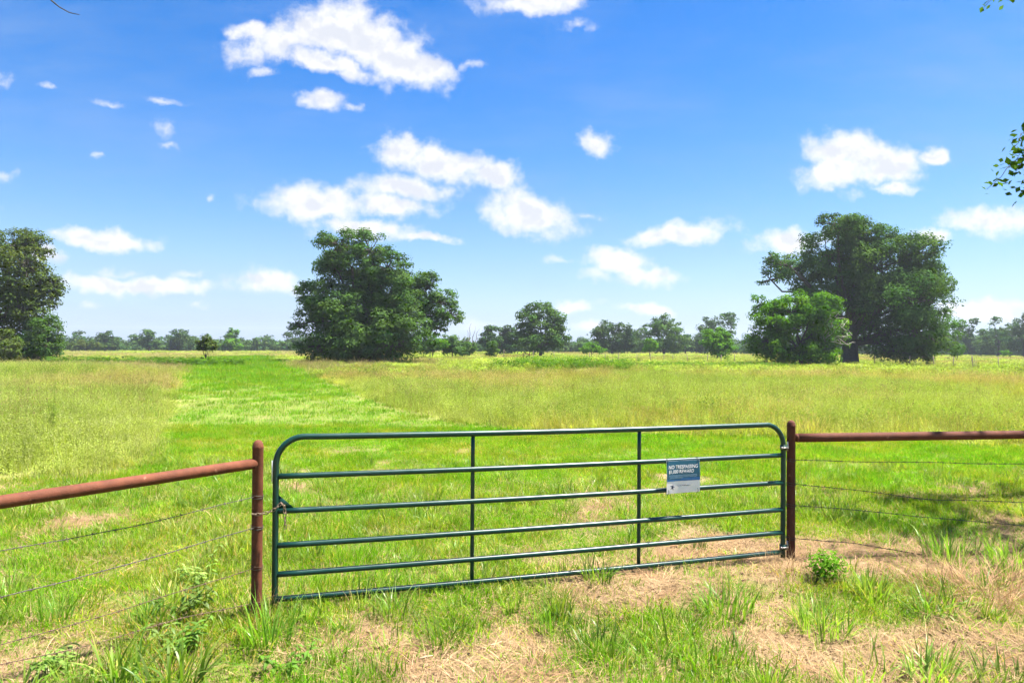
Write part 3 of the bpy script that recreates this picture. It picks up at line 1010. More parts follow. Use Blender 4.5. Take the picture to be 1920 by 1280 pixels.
# ------------------------------------------------------------------ grass
def blades(n, r, spread, len_lo, len_hi, width, lean, curl, c_lo, c_hi, seg=3, flat=0.0, g=None, ring=None):
    """n tapering bent blades rooted in a disc"""
    ang = r.uniform(0, 2 * math.pi, n)
    rad = spread * np.sqrt(r.random(n))
    bx = np.cos(ang) * rad
    by = np.sin(ang) * rad
    az = ang + r.normal(size=n) * 0.9
    ln = r.uniform(len_lo, len_hi, n)
    le = np.abs(r.normal(size=n)) * lean + 0.05 + flat
    cu = np.abs(r.normal(size=n)) * curl
    w = width * r.uniform(0.6, 1.3, n)
    tw = az + math.pi / 2 + r.normal(size=n) * 0.6
    V = []
    pos = np.stack([bx, by, np.zeros(n) - 0.01], 1)
    th = le.copy()
    rows = []
    for k in range(seg + 1):
        f = k / seg
        ww = w * (1 - f ** 1.6) * (0.75 + 0.25 * math.sin(f * math.pi)) * 0.5
        sx = np.stack([np.cos(tw), np.sin(tw), np.zeros(n)], 1)
        if k < seg:
            rows.append((pos - sx * ww[:, None], pos + sx * ww[:, None]))
        else:
            rows.append((pos,))
        st = ln / seg
        d = np.stack([np.cos(az) * np.sin(th), np.sin(az) * np.sin(th), np.cos(th)], 1)
        pos = pos + d * st[:, None]
        th = np.minimum(th + cu / seg * (1 + f), 2.6)
    v = np.concatenate([x for row in rows for x in row], 0)
    q, t = [], []
    ar = np.arange(n)
    for k in range(seg - 1):
        a, b, c, d_ = 2 * k * n + ar, (2 * k + 1) * n + ar, (2 * k + 3) * n + ar, (2 * k + 2) * n + ar
        q.append(np.stack([a, b, c, d_], 1))
    k = seg - 1
    t.append(np.stack([2 * k * n + ar, (2 * k + 1) * n + ar, (2 * k + 2) * n + ar], 1))
    m = r.random((n, 1))
    cc = np.array(c_lo) * (1 - m) + np.array(c_hi) * m
    cc = cc * (1 + r.normal(size=(n, 1)) * 0.12)
    cs = []
    for row_i, row in enumerate(rows):
        f = row_i / seg
        for _ in row:
            cs.append(np.clip(cc * (np.array([1.12, 1.0, 1.1]) * (1 - f) + np.array([1.03, 1.02, 0.9]) * f), 0.05, 3))
    g = g or Geo()
    g.add(v, np.vstack(q), np.vstack(t), np.vstack(cs))
    return g


def stems_with_heads(g, n, r, spread, h_lo, h_hi, c, head=0.05, hw=0.012):
    for _ in range(n):
        a = r.uniform(0, 6.28)
        q = spread * math.sqrt(r.random())
        h = r.uniform(h_lo, h_hi)
        ln = r.normal() * 0.14
        az = r.uniform(0, 6.28)
        b = np.array([math.cos(a) * q, math.sin(a) * q, 0])
        tp = b + np.array([math.cos(az) * ln * h, math.sin(az) * ln * h, h])
        k = c * (1 + r.normal() * 0.15)
        s = np.array([math.cos(az + 1.2), math.sin(az + 1.2), 0])
        g.add([b - s * 0.003, b + s * 0.003, tp], None, [(0, 1, 2)], k)
        for _ in range(5):
            p = tp + np.array([r.normal() * hw, r.normal() * hw, -r.random() * head * 2.2])
            d = r.normal(size=3)
            d /= np.linalg.norm(d)
            e = r.normal(size=3)
            e /= np.linalg.norm(e)
            z = head * 0.45
            g.add([p - d * z * 0.4, p + d * z * 0.4 + e * z * 0.2, p + np.array([0, 0, z]) + e * z * 0.3], None, [(0, 1, 2)], k * 1.08)


def weed_plant(g, n, r, spread, h_lo, h_hi, c, leaf):
    """leafy upright stems with small leaves"""
    for _ in range(n):
        a = r.uniform(0, 6.28)
        q = spread * math.sqrt(r.random())
        h = r.uniform(h_lo, h_hi)
        b = np.array([math.cos(a) * q, math.sin(a) * q, 0])
        tp = b + np.array([r.normal() * 0.12 * h, r.normal() * 0.12 * h, h])
        s = np.array([0.004, 0.002, 0])
        k = c * (1 + r.normal() * 0.12)
        g.add([b - s, b + s, tp], None, [(0, 1, 2)], k * 0.8)
        m = 14
        f = r.random(m) ** 0.7
        pos = b + (tp - b) * f[:, None] + r.normal(size=(m, 3)) * np.array([0.05, 0.05, 0.02]) * (0.6 + h)
        nr = r.normal(size=(m, 3)) * 0.6 + np.array([0, 0, 0.9])
        v, qd = leaf_faces(pos, nr, leaf * r.uniform(0.6, 1.3, m), r, 0.5)
        g.add(v, qd, None, np.repeat(k * (1 + r.normal(size=(m, 1)) * 0.14), 4, 0))


def collection(name, meshes):
    c = bpy.data.collections.new(name)
    for i, me in enumerate(meshes):
        o = bpy.data.objects.new('%s_%02d' % (name, i), me)
        c.objects.link(o)
    return c


def scatter(name, label, cat, pts, scl, coll, n_var, r, tilt=0.12, rotz=None):
    """one object; geometry nodes place the tufts of `coll` on its points"""
    n = len(pts)
    me = bpy.data.meshes.new(name)
    me.vertices.add(n)
    me.vertices.foreach_set('co', np.asarray(pts, np.float32).ravel())
    rot = np.stack([r.normal(size=n) * tilt, r.normal(size=n) * tilt, r.uniform(0, 6.283, n)], 1).astype(np.float32)
    a = me.attributes.new('rot', 'FLOAT_VECTOR', 'POINT')
    a.data.foreach_set('vector', rot.ravel())
    a = me.attributes.new('scl', 'FLOAT_VECTOR', 'POINT')
    scl = np.asarray(scl, np.float32)
    if scl.ndim == 1:
        scl = np.repeat(scl[:, None], 3, 1)
    a.data.foreach_set('vector', scl.astype(np.float32).ravel())
    a = me.attributes.new('idx', 'INT', 'POINT')
    a.data.foreach_set('value', r.integers(0, n_var, n).astype(np.int32))
    o = obj(name, me)
    tag(o, label, cat, kind='stuff')
    nt = bpy.data.node_groups.new(name, 'GeometryNodeTree')
    nt.interface.new_socket('Geometry', in_out='INPUT', socket_type='NodeSocketGeometry')
    nt.interface.new_socket('Geometry', in_out='OUTPUT', socket_type='NodeSocketGeometry')
    N, L = nt.nodes, nt.links
    gi = N.new('NodeGroupInput')
    go = N.new('NodeGroupOutput')
    ip = N.new('GeometryNodeInstanceOnPoints')
    ci = N.new('GeometryNodeCollectionInfo')
    ci.inputs['Collection'].default_value = coll
    ci.inputs['Separate Children'].default_value = True
    ci.inputs['Reset Children'].default_value = True

    def na(nm, t):
        k = N.new('GeometryNodeInputNamedAttribute')
        k.data_type = t
        k.inputs['Name'].default_value = nm
        return k.outputs[0]
    L.new(gi.outputs[0], ip.inputs['Points'])
    L.new(ci.outputs[0], ip.inputs['Instance'])
    ip.inputs['Pick Instance'].default_value = True
    L.new(na('idx', 'INT'), ip.inputs['Instance Index'])
    L.new(na('rot', 'FLOAT_VECTOR'), ip.inputs['Rotation'])
    L.new(na('scl', 'FLOAT_VECTOR'), ip.inputs['Scale'])
    L.new(ip.outputs[0], go.inputs[0])
    md = o.modifiers.new('scatter', 'NODES')
    md.node_group = nt
    return o


def field_points(n, y0, y1, r, margin=0.25, power=2.0, xl=None, xr=None):
    """random points of the ground between two distances, widening with distance"""
    u_ = r.random(n)
    y = (y0 ** power + u_ * (y1 ** power - y0 ** power)) ** (1 / power)
    x = r.uniform(-1, 1, n) * (y * (0.75 + margin * 0.4) + 1.2)
    return x, y


def with_z(x, y):
    return np.stack([x, y, H(x, y)], 1)


rg = np.random.default_rng(5)
one = (1.0, 1.0, 1.0)
yel = (1.5, 1.12, 0.9)
# prototypes
turf_m = []
for k in range(8):
    g = blades(62, rg, 0.20, 0.05, 0.13, 0.0065, 0.40, 0.8, (0.75, .92, .8), (1.3, 1.1, 1.2))
    blades(int(rg.integers(8, 26)), rg, 0.21, 0.05, 0.16, 0.005, 0.7, 0.8, (1.9, 0.85, 5.0), (2.9, 1.25, 9.0), 3, 0.35, g)
    turf_m.append(g.mesh('turf', M['grass']))
turf_far = []
for k in range(6):
    g = blades(52, rg, 0.45, 0.06, 0.15, 0.016, 0.4, 0.6, (0.85, .97, .9), (1.15, 1.1, 1.4), 2)
    blades(int(rg.integers(2, 8)), rg, 0.45, 0.06, 0.15, 0.014, 0.6, 0.6, (1.7, 1.0, 4.0), (2.4, 1.25, 7.0), 2, 0.2, g)
    turf_far.append(g.mesh('turf_wide', M['grass']))
tuft_m = []
for k in range(14):
    g = blades(int(rg.integers(14, 40)), rg, rg.uniform(0.04, 0.13), 0.07, rg.uniform(0.17, 0.32), rg.uniform(0.006, 0.012), rg.uniform(0.25, 0.75), rg.uniform(0.4, 1.5), (0.75, .92, .8), (1.35, 1.15, 1.3), 4)
    blades(11, rg, 0.09, 0.08, 0.22, 0.006, 0.7, 0.8, (2.0, 1.2, 3.0), (2.6, 1.4, 4.5), 3, 0.2, g)
    tuft_m.append(g.mesh('tuft', M['lush']))
tall_m = []
for k in range(7):
    g = blades(46, rg, 0.22, 0.30, 0.66, 0.010, 0.26, 0.75, (0.78, 0.98, .8), (1.25, 1.05, 1.2), 3)
    stems_with_heads(g, 9, rg, 0.24, 0.5, 0.82, np.array([1.45, 1.15, 1.7]))
    tall_m.append(g.mesh('tallgrass', M['tall']))
weed_m = []
for k in range(5):
    g = Geo()
    weed_plant(g, 16, rg, 0.24, 0.35, 0.68, np.array([1.0, 1.0, 1.0]), 0.026)
    blades(34, rg, 0.25, 0.25, 0.55, 0.007, 0.25, 0.7, (0.8, 0.95, .8), (1.15, 1.0, 1.0), 3, 0, g)
    stems_with_heads(g, 7, rg, 0.25, 0.5, 0.75, np.array([1.35, 1.15, 2.2]), 0.04)
    weed_m.append(g.mesh('weeds', M['weed']))
tall_far = []
for k in range(6):
    g = blades(64, rg, 0.75, 0.30, 0.62, 0.034, 0.3, 0.6, (0.82, 0.98, .85), (1.25, 1.05, 1.25), 2)
    stems_with_heads(g, 16, rg, 0.75, 0.45, 0.72, np.array([1.4, 1.12, 1.6]), 0.09, 0.03)
    tall_far.append(g.mesh('fargrass', M['tall_far']))
weed_far = []
for k in range(4):
    g = Geo()
    weed_plant(g, 26, rg, 0.75, 0.35, 0.6, np.array([1.0, 1.0, 1.0]), 0.11)
    weed_far.append(g.mesh('farweeds', M['weed']))
straw_m = []
for k in range(5):
    g = blades(36, rg, 0.20, 0.08, 0.30, 0.0045, 0.15, 0.5, (0.75, .75, .7), (1.35, 1.35, 1.4), 3, 1.15)
    straw_m.append(g.mesh('strawlitter', M['straw']))

# near ground in front of and around the gate: single tufts with soil between
x, y = field_points(15000, 2.6, 11.0, rg, 0.5, 1.6)
b, tl = zones(x, y)
clump = fbm(x * 1.6, y * 1.6, 70, 3)
dens = np.clip((1 - b) * 0.80 + 0.10, 0, 1) * sst(clump, 0.30, 0.62)
keep = (rg.random(len(x)) < dens * 0.62) & (tl < 0.5)
x, y, ck = x[keep], y[keep], clump[keep]
scatter('grass_tufts', 'loose bright green grass tufts around the gate', 'grass', with_z(x, y), rg.uniform(0.32, 1.0, len(x)) * (0.65 + 0.75 * sst(ck, 0.4, 0.75)), collection('tuft', tuft_m), 14, rg)

x, y = field_points(20000, 2.6, 16, rg, 0.5, 1.7)
b, tl = zones(x, y)
keep = (tl < 0.5) & (rg.random(len(x)) < np.clip((1 - b) * 1.0 + 0.15, 0, 1))
x, y, b = x[keep], y[keep], b[keep]
scatter('short_grass', 'short bright green turf behind and around the gate', 'grass', with_z(x, y), np.stack([rg.uniform(0.8, 1.2, len(x))] * 2 + [rg.uniform(0.55, 1.15, len(x)) * (0.6 + 0.7 * fbm(x, y, 90, 3)) * (1 - 0.45 * b)], 1), collection('turf', turf_m), 8, rg)

x, y = field_points(52000, 14, 150, rg, 0.3, 1.25)
b, tl = zones(x, y)
inlane = (tl < 0.5) & (rg.random(len(x)) < (1 - 0.85 * b))
xs, ys = x[inlane], y[inlane]
scatter('lane_grass', 'mown bright green grass lane running to the far woods', 'grass', with_z(xs, ys), np.clip(ys / 26, 0.75, 3.0) * rg.uniform(0.8, 1.2, len(xs)) * np.array(1.0), collection('lane', turf_far), 6, rg)

# straw on the soil
x, y = field_points(13000, 2.6, 9.5, rg, 0.5, 1.6)
b, tl = zones(x, y)
keep = (tl < 0.5) & (rg.random(len(x)) < np.clip(b * 0.75 + 0.20, 0, 1))
x, y = x[keep], y[keep]
scatter('dry_straw', 'dry straw lying on the bare soil near the gate', 'straw', with_z(x, y) + np.array([0, 0, 0.006]), rg.uniform(0.45, 1.1, len(x)), collection('straw', straw_m), 5, rg, 0.05)

clod_m = []
for k in range(4):
    g = Geo()
    for _ in range(7):
        c_ = np.array([rg.normal() * 0.10, rg.normal() * 0.10, 0.002])
        z_ = rg.uniform(0.004, 0.016)
        u8 = rg.normal(size=(8, 3)) * 0.22
        cube = np.array([(i, j, l) for i in (-1, 1) for j in (-1, 1) for l in (-0.7, 0.7)], float)
        g.add(c_ + (cube * 0.7 + u8) * z_, [(0, 1, 3, 2), (4, 6, 7, 5), (0, 4, 5, 1), (2, 3, 7, 6), (0, 2, 6, 4), (1, 5, 7, 3)], None, np.array([1, 1, 1]) * rg.uniform(0.6, 1.2))
    clod_m.append(g.mesh('clods', surf_material('clod soil', (0.15, 0.095, 0.055), (0.26, 0.18, 0.105), 30, 0.95, 0, 0.4, 90, 0.1, None, 0.35, 0.65, 0, True)))
x, y = field_points(6000, 2.6, 8.5, rg, 0.4, 1.6)
b, tl = zones(x, y)
k = (tl < 0.5) & (rg.random(len(x)) < b * 0.5)
scatter('soil_clods', 'small clods and crumbs on the bare soil near the gate', 'soil', with_z(x[k], y[k]), rg.uniform(0.5, 1.3, k.sum()), collection('clods', clod_m), 4, rg, 0.0)

# tall field
x, y = field_points(17000, 9, 42, rg, 0.3, 1.5)
b, tl = zones(x, y)
k = tl > 0.5
x, y = x[k], y[k]
wz = fbm(x * 0.13, y * 0.10, 120, 4)
wv = wz + 0.10 * ((y > 24) & (x > 6)) - 0.05 + 0.12 * sst(-x, 12, 22)
isw = rg.random(len(x)) < sst(wv, 0.44, 0.60)
edge = np.mean([zones(x + 1.3 * math.cos(a_), y + 1.3 * math.sin(a_))[1] for a_ in np.arange(8) * 0.785] + [zones(x + 0.6 * math.cos(a_), y + 0.6 * math.sin(a_))[1] for a_ in np.arange(4) * 1.57], 0)
hgt = (0.42 + 0.58 * sst(edge, 0.35, 1.0)) * 0.86 * rg.uniform(0.7, 1.12, len(x)) * (0.72 + 0.55 * fbm(x * 0.3, y * 0.3, 130, 3))
scatter('tall_grass', 'tall yellow green seeding grass either side of the lane', 'grass', with_z(x[~isw], y[~isw]), np.stack([rg.uniform(0.9, 1.3, (~isw).sum())] * 2 + [hgt[~isw]], 1), collection('tallgrass', tall_m), 7, rg)
scatter('field_weeds', 'pale green leafy weeds mixed through the tall grass', 'weeds', with_z(x[isw], y[isw]), np.stack([rg.uniform(0.9, 1.3, isw.sum())] * 2 + [hgt[isw] * 0.95], 1), collection('weeds', weed_m), 5, rg)
x, y = field_points(26000, 40, 280, rg, 0.25, 1.35)
b, tl = zones(x, y)
k = tl > 0.5
x, y = x[k], y[k]
wz = fbm(x * 0.07, y * 0.05, 140, 4)
isw = rg.random(len(x)) < sst(wz, 0.46, 0.60)
hgt = 0.9 * rg.uniform(0.6, 1.2, len(x)) * (0.62 + 0.7 * fbm(x * 0.12, y * 0.12, 150, 3))
wd = np.clip(y / 55, 0.9, 3.2)
scatter('distant_tall_grass', 'distant tan and yellow green tall grass across the pasture', 'grass', with_z(x[~isw], y[~isw]), np.stack([wd[~isw], wd[~isw], hgt[~isw]], 1), collection('fargrass', tall_far), 6, rg, 0.05)
scatter('distant_weeds', 'distant pale green weeds across the pasture', 'weeds', with_z(x[isw], y[isw]), np.stack([wd[isw], wd[isw], hgt[isw]], 1), collection('farweeds', weed_far), 4, rg, 0.05)

M['stalk'] = leaf_material('brown seed stalks', (0.17, 0.105, 0.05), 0.25, 0.7, 0.2, (0.25, 0.19, 0.09), 0.6, 0.3, (1.1, 1.0, 0.8))
stalk_m = []
for k in range(6):
    g = Geo()
    stems_with_heads(g, 7, rg, 0.35, 0.65, 1.05, np.array([1.0, 1.0, 1.0]), 0.055, 0.02)
    stalk_m.append(g.mesh('stalks', M['stalk']))
dark_m = []
for k in range(5):
    g = Geo()
    weed_plant(g, 12, rg, 0.28, 0.35, 0.75, np.array([1.0, 1.0, 1.0]), 0.05)
    dark_m.append(g.mesh('darkweeds', M['greenweed']))
x, y = field_points(9000, 10, 75, rg, 0.3, 1.5)
b, tl = zones(x, y)
pk = fbm(x * 0.16, y * 0.22, 160, 4)
k = (tl > 0.5) & (rg.random(len(x)) < sst(pk, 0.45, 0.66))
scatter('seed_stalks', 'brown seed stalks standing above the tall grass', 'grass', with_z(x[k], y[k]), rg.uniform(0.55, 1.0, k.sum()), collection('stalks', stalk_m), 6, rg)
x, y = field_points(5000, 10, 90, rg, 0.3, 1.5)
b, tl = zones(x, y)
pk = fbm(x * 0.2 + 9, y * 0.25, 170, 4)
k = (tl > 0.5) & (rg.random(len(x)) < sst(pk, 0.56, 0.70))
scatter('dark_weeds', 'darker green weeds dotted through the tall grass', 'weeds', with_z(x[k], y[k]), rg.uniform(0.5, 1.0, k.sum()), collection('darkweeds', dark_m), 5, rg)

# ------------------------------------------------------------------ the gate
GL_B = P(515, 1123, 4.79)
GL_T = P(517, 821, 4.79)
GR_B = P(1468, 1034, 6.08)
GR_T = P(1471, 794, 6.08)
GO = np.array(GL_B)
ga = np.array(GR_B - GL_B)
GW = float(np.linalg.norm(ga))
ga /= GW
gu = np.array([0, 0, 1.0])
gn = np.cross(ga, gu)            # towards the camera side
gn /= np.linalg.norm(gn)
GH = float(((GL_T - GL_B).z + (GR_T - GR_B).z) / 2)


def gp(s, z, out=0.0):
    return GO + ga * s + gu * z + gn * out


gate = thing('gate', 'dark green tubular metal farm gate closed between two rusty posts', 'gate', Vector(GO))


def gpart(name, g, mat='gate', smooth=True, parent=gate):
    g.v = [v - GO for v in g.v]
    o = obj(name, g.mesh(name, M[mat], smooth, False), parent)
    return o


TR = 0.0215
CR = 0.19
arc = []
arc.append(gp(0, -0.05))
for z in np.linspace(0.0, GH - CR, 8):
    arc.append(gp(0, z))
for t in np.linspace(0, math.pi / 2, 14)[1:]:
    arc.append(gp(CR - CR * math.cos(t), GH - CR + CR * math.sin(t)))
for s in np.linspace(CR, GW - CR, 24)[1:]:
    arc.append(gp(s, GH - 0.012 * math.sin(math.pi * s / GW)))
for t in np.linspace(0, math.pi / 2, 14)[1:]:
    arc.append(gp(GW - CR + CR * math.sin(t), GH - CR + CR * math.cos(t)))
for z in np.linspace(GH - CR, -0.05, 9)[1:]:
    arc.append(gp(GW, z))
g = Geo()
g.tube(arc, TR, 18)
gpart('frame', g)
RAIL_Y = [893, 958, 1022, 1076, 1121]
for py in RAIL_Y:
    z = GH * (1 - (py - 820) / 302.0)
    if py == 1121:
        z = 0.0
    g = Geo()
    ss = np.linspace(TR * 0.6, GW - TR * 0.6, 30)
    g.tube([gp(s, z - 0.010 * math.sin(math.pi * s / GW)) for s in ss], TR * 0.94, 16)
    gpart('rail', g)
# two uprights behind the rails, notched between rails in the photo
for px in (889, 1201):
    # where the upright crosses the gate plane
    v = CAM_R.to_3x3() @ Vector(((px - 960) / FPX, -(815 - 640) / FPX, -1.0))
    t = np.dot(GO - np.array([0, 0, CAMZ]), gn) / np.dot(np.array(v), gn)
    q = np.array([0, 0, CAMZ]) + np.array(v) * t
    s = float(np.dot(q - GO, ga))
    g = Geo()
    g.tube([gp(s, z, -0.010) for z in np.linspace(0.0, GH - 0.012, 8)], 0.0155, 10)
    gpart('brace', g)
# latch plate, hinges, sticker
g = Geo()
zl = GH * (1 - (958 - 820) / 302.0)
tri = [gp(TR * 0.8, zl + 0.115), gp(TR * 0.8, zl + 0.015), gp(0.125, zl + 0.015)]
v = [p + gn * 0.004 for p in tri] + [p - gn * 0.004 for p in tri]
g.add(v, [(0, 3, 4, 1), (1, 4, 5, 2), (2, 5, 3, 0)], [(0, 1, 2), (5, 4, 3)])
gpart('latch_plate', g, smooth=False)
g = Geo()
for z0, z1 in ((0.845, 0.775),):
    g.tube([gp(-TR - 0.001, 0.97), gp(-TR - 0.0015, 0.82)], 0.006, 6)
gpart('sticker', g, 'white', False)
for zc in (0.925, 0.045):
    g = Geo()
    g.tube([gp(GW, zc - 0.022), gp(GW, zc + 0.022)], TR * 1.32, 14)
    g.box(gp(GW + 0.038, zc), (0.02, 0.006, 0.016), [ga, gn, gu])
    h = gpart('hinge', g)
    g = Geo()
    g.tube([gp(GW - 0.040, zc, 0.03), gp(GW + 0.03, zc, 0.03)], 0.006, 8)
    g.tube([gp(GW - 0.046, zc, 0.03), gp(GW - 0.036, zc, 0.03)], 0.011, 6)
    g.tube([gp(GW + 0.045, zc - 0.03), gp(GW + 0.045, zc + 0.05)], 0.008, 8)
    gpart('bolt', g, 'steel', True, h)

# ------------------------------------------------------------------ no-trespassing sign hung on the gate
def plane_s(px, py):
    v = np.array(CAM_R.to_3x3() @ Vector(((px - 960) / FPX, -(py - 640) / FPX, -1.0)))
    o = np.array([0, 0, CAMZ])
    t = np.dot(GO + gn * 0.03 - o, gn) / np.dot(v, gn)
    q = o + v * t - GO
    return float(np.dot(q, ga)), float(q[2])


s0, zt = plane_s(1251, 861)
s1, zt1 = plane_s(1313, 858)
_, zb = plane_s(1252, 921)
SW, SH = s1 - s0, (zt + zt1) / 2 - zb + 0.005
sign_o = gp(s0, zb)


def sign_pt(u_, v_, lift=0.0):
    """sheet coordinates 0..1; the sheet bows a little and its corners curl"""
    bow = 0.006 * math.sin(math.pi * v_) + 0.010 * (u_ - 0.5) ** 2 * 4 * (0.4 + 0.6 * (1 - v_)) - 0.004
    drop = 0.004 * (u_ - 0.5)
    return ga * (u_ * SW) + gu * (v_ * SH + drop) + gn * (0.027 + bow + lift)


sign = thing('warning_sign', 'blue and white no trespassing sign fixed to the upper gate rails', 'sign', Vector(sign_o))


def sheet(u0, u1, v0, v1, lift, mat, name, parent=sign, thick=0.0):
    nu, nv = 15, 15
    vs_, q = [], []
    for side in (lift, lift - thick) if thick else (lift,):
        b0 = len(vs_)
        for j in range(nv):
            for i in range(nu):
                vs_.append(sign_pt(u0 + (u1 - u0) * i / (nu - 1), v0 + (v1 - v0) * j / (nv - 1), side))
        for j in range(nv - 1):
            for i in range(nu - 1):
                a = b0 + j * nu + i
                f = (a, a + 1, a + nu + 1, a + nu)
                q.append(f if side == lift else f[::-1])
    me = mesh_np(name, np.array(vs_), np.array(q), M[mat], None, True)
    return obj(name, me, parent)


sheet(0, 1, 0, 1, 0.0, 'white', 'panel', thick=0.0015)
sheet(0.004, 0.996, 0.375, 0.996, 0.0008, 'blue', 'blue_field')
sheet(0.45, 0.996, 0.375, 0.47, 0.0014, 'lightblue', 'light_band')
sheet(0.004, 0.45, 0.375, 0.43, 0.0014, 'lightblue', 'light_band')


def letters(txt, name, u0, v0, width, height, mat, bold=0.0, shear=0.0, lift=0.0022):
    cu = bpy.data.curves.new('t', 'FONT')
    cu.body = txt
    cu.offset = bold
    cu.shear = shear
    cu.resolution_u = 3
    ob = bpy.data.objects.new('t', cu)
    col.objects.link(ob)
    dg = bpy.context.evaluated_depsgraph_get()
    me = bpy.data.meshes.new_from_object(ob.evaluated_get(dg))
    bpy.data.objects.remove(ob)
    v = np.array([p.co[:] for p in me.vertices])
    mn, mx_ = v.min(0), v.max(0)
    uu = u0 + (v[:, 0] - mn[0]) / (mx_[0] - mn[0]) * width
    vv = v0 + (v[:, 1] - mn[1]) / (mx_[1] - mn[1]) * height
    for p, a, b_ in zip(me.vertices, uu, vv):
        p.co = Vector(sign_pt(float(a), float(b_), lift))
    me.materials.clear()
    me.materials.append(M[mat])
    return obj(name, me, sign)


letters('NO TRESPASSING', 'lettering', 0.06, 0.755, 0.88, 0.11, 'white', 0.008, 0.12)
letters('$1,000 REWARD', 'lettering', 0.06, 0.600, 0.76, 0.125, 'white', 0.008, 0.12)
for k, (vv, w_) in enumerate(((0.555, 0.84), (0.525, 0.86), (0.495, 0.84), (0.465, 0.42))):
    sheet(0.06, 0.06 + w_, vv, vv + 0.008, 0.0024, 'paleink', 'small_print')
letters('TEXAS FARM BUREAU', 'lettering', 0.31, 0.215, 0.42, 0.032, 'ink', 0.01)
# the small dark emblem: a pointed, star-like figure
sv, st_ = [], []
em = [(0.195, 0.30), (0.175, 0.235), (0.10, 0.245), (0.155, 0.19), (0.11, 0.13), (0.17, 0.155), (0.20, 0.09), (0.198, 0.18), (0.25, 0.20), (0.20, 0.215)]
sv.append(sign_pt(0.175, 0.195, 0.0022))
for a in em:
    sv.append(sign_pt(a[0], a[1], 0.0022))
for i in range(len(em)):
    st_.append((0, i + 1, (i + 1) % len(em) + 1))
obj('emblem', mesh_np('emblem', np.array(sv), np.array(st_), M['ink']), sign)
for (u_, v_, rail_z) in ((0.04, 0.97, 1), (0.95, 0.97, 1), (0.06, 0.06, 0), (0.94, 0.06, 0)):
    g = Geo()
    c = sign_pt(u_, v_, 0.0)
    cen = c - gn * 0.027
    lp = []
    for t in np.linspace(0, 2 * math.pi, 15):
        lp.append(cen + gn * (0.004 + math.cos(t) * 0.029) + gu * math.sin(t) * 0.027)
    g.tube(lp, 0.0022, 5, False)
    obj('cable_tie', g.mesh('cable_tie', M['tie'], True, False), sign)

# ------------------------------------------------------------------ pipe posts and rails
def pipe_post(pts_base, height, rad, parent, name='post', mat='rust', lean=(0, 0)):
    g = Geo()
    b = np.array(pts_base)
    prof = [(-0.25, rad), (0.0, rad), (height * 0.5, rad), (height - 0.062, rad), (height - 0.056, rad * 1.045), (height - 0.046, rad * 1.045), (height - 0.042, rad * 0.985), (height - 0.028, rad * 0.93),
            (height - 0.014, rad * 0.72), (height - 0.004, rad * 0.40), (height, rad * 0.05)]
    g.tube([b + np.array([lean[0] * z, lean[1] * z, z]) for z, r_ in prof], [r_ for z, r_ in prof], 20)
    return obj(name, g.mesh(name, M[mat], True, False), parent)


PR = 0.0365
lp_b = P(480.5, 1160, 4.74)
lp_b.z = float(H(lp_b.x, lp_b.y))
lp_top = P(484, 824, 4.74).z
lfence = thing('pipe_fence', 'rusty red pipe post and rail running out of the photo at left', 'fence', lp_b)
pipe_post((0, 0, 0), lp_top - lp_b.z, PR, lfence)
ra = P(482, 868, 4.74) - lp_b
rb = P(0, 941, 3.56) - lp_b
ra = np.array(ra)
rb = np.array(rb)
rb2 = ra + (rb - ra) * 2.35
g = Geo()
g.tube([ra + (rb - ra) * t for t in np.linspace(0.0, 2.35, 20)], 0.036, 20)
g2 = Geo()
dirn = (ra - rb) / np.linalg.norm(ra - rb)
g.tube([ra, ra + dirn * 0.012, ra + dirn * 0.022, ra + dirn * 0.027], [0.036, 0.032, 0.020, 0.004], 20)
obj('top_rail', g.mesh('top_rail', M['rust'], True, False), lfence)
e = rb2.copy()
e[2] = 0
pipe_post(e + np.array([0, 0, 0]), lp_top - lp_b.z, PR, lfence)

rp_b = P(1482.5, 1062, 6.13)
rp_b.z = float(H(rp_b.x, rp_b.y))
rp_top = P(1486, 787, 6.13).z
rfence = thing('pipe_fence', 'dark rusty pipe post and rail running out of the photo at right', 'fence', rp_b)
pipe_post((0, 0, 0), rp_top - rp_b.z, PR, rfence, mat='rust_dark')
qa = np.array(P(1494, 820.5, 6.13) - rp_b)
qb = np.array(P(1920, 814.5, 6.45) - rp_b)
g = Geo()
g.tube([qa + (qb - qa) * t for t in np.linspace(0, 2.2, 20)], 0.040, 20)
dirn = (qa - qb) / np.linalg.norm(qa - qb)
g.tube([qa, qa + dirn * 0.012, qa + dirn * 0.022, qa + dirn * 0.027], [0.040, 0.034, 0.02, 0.004], 20)
obj('top_rail', g.mesh('top_rail', M['rust_dark'], True, False), rfence)
e = qa + (qb - qa) * 2.2
e[2] = 0
pipe_post(e, rp_top - rp_b.z, PR, rfence, mat='rust_dark')


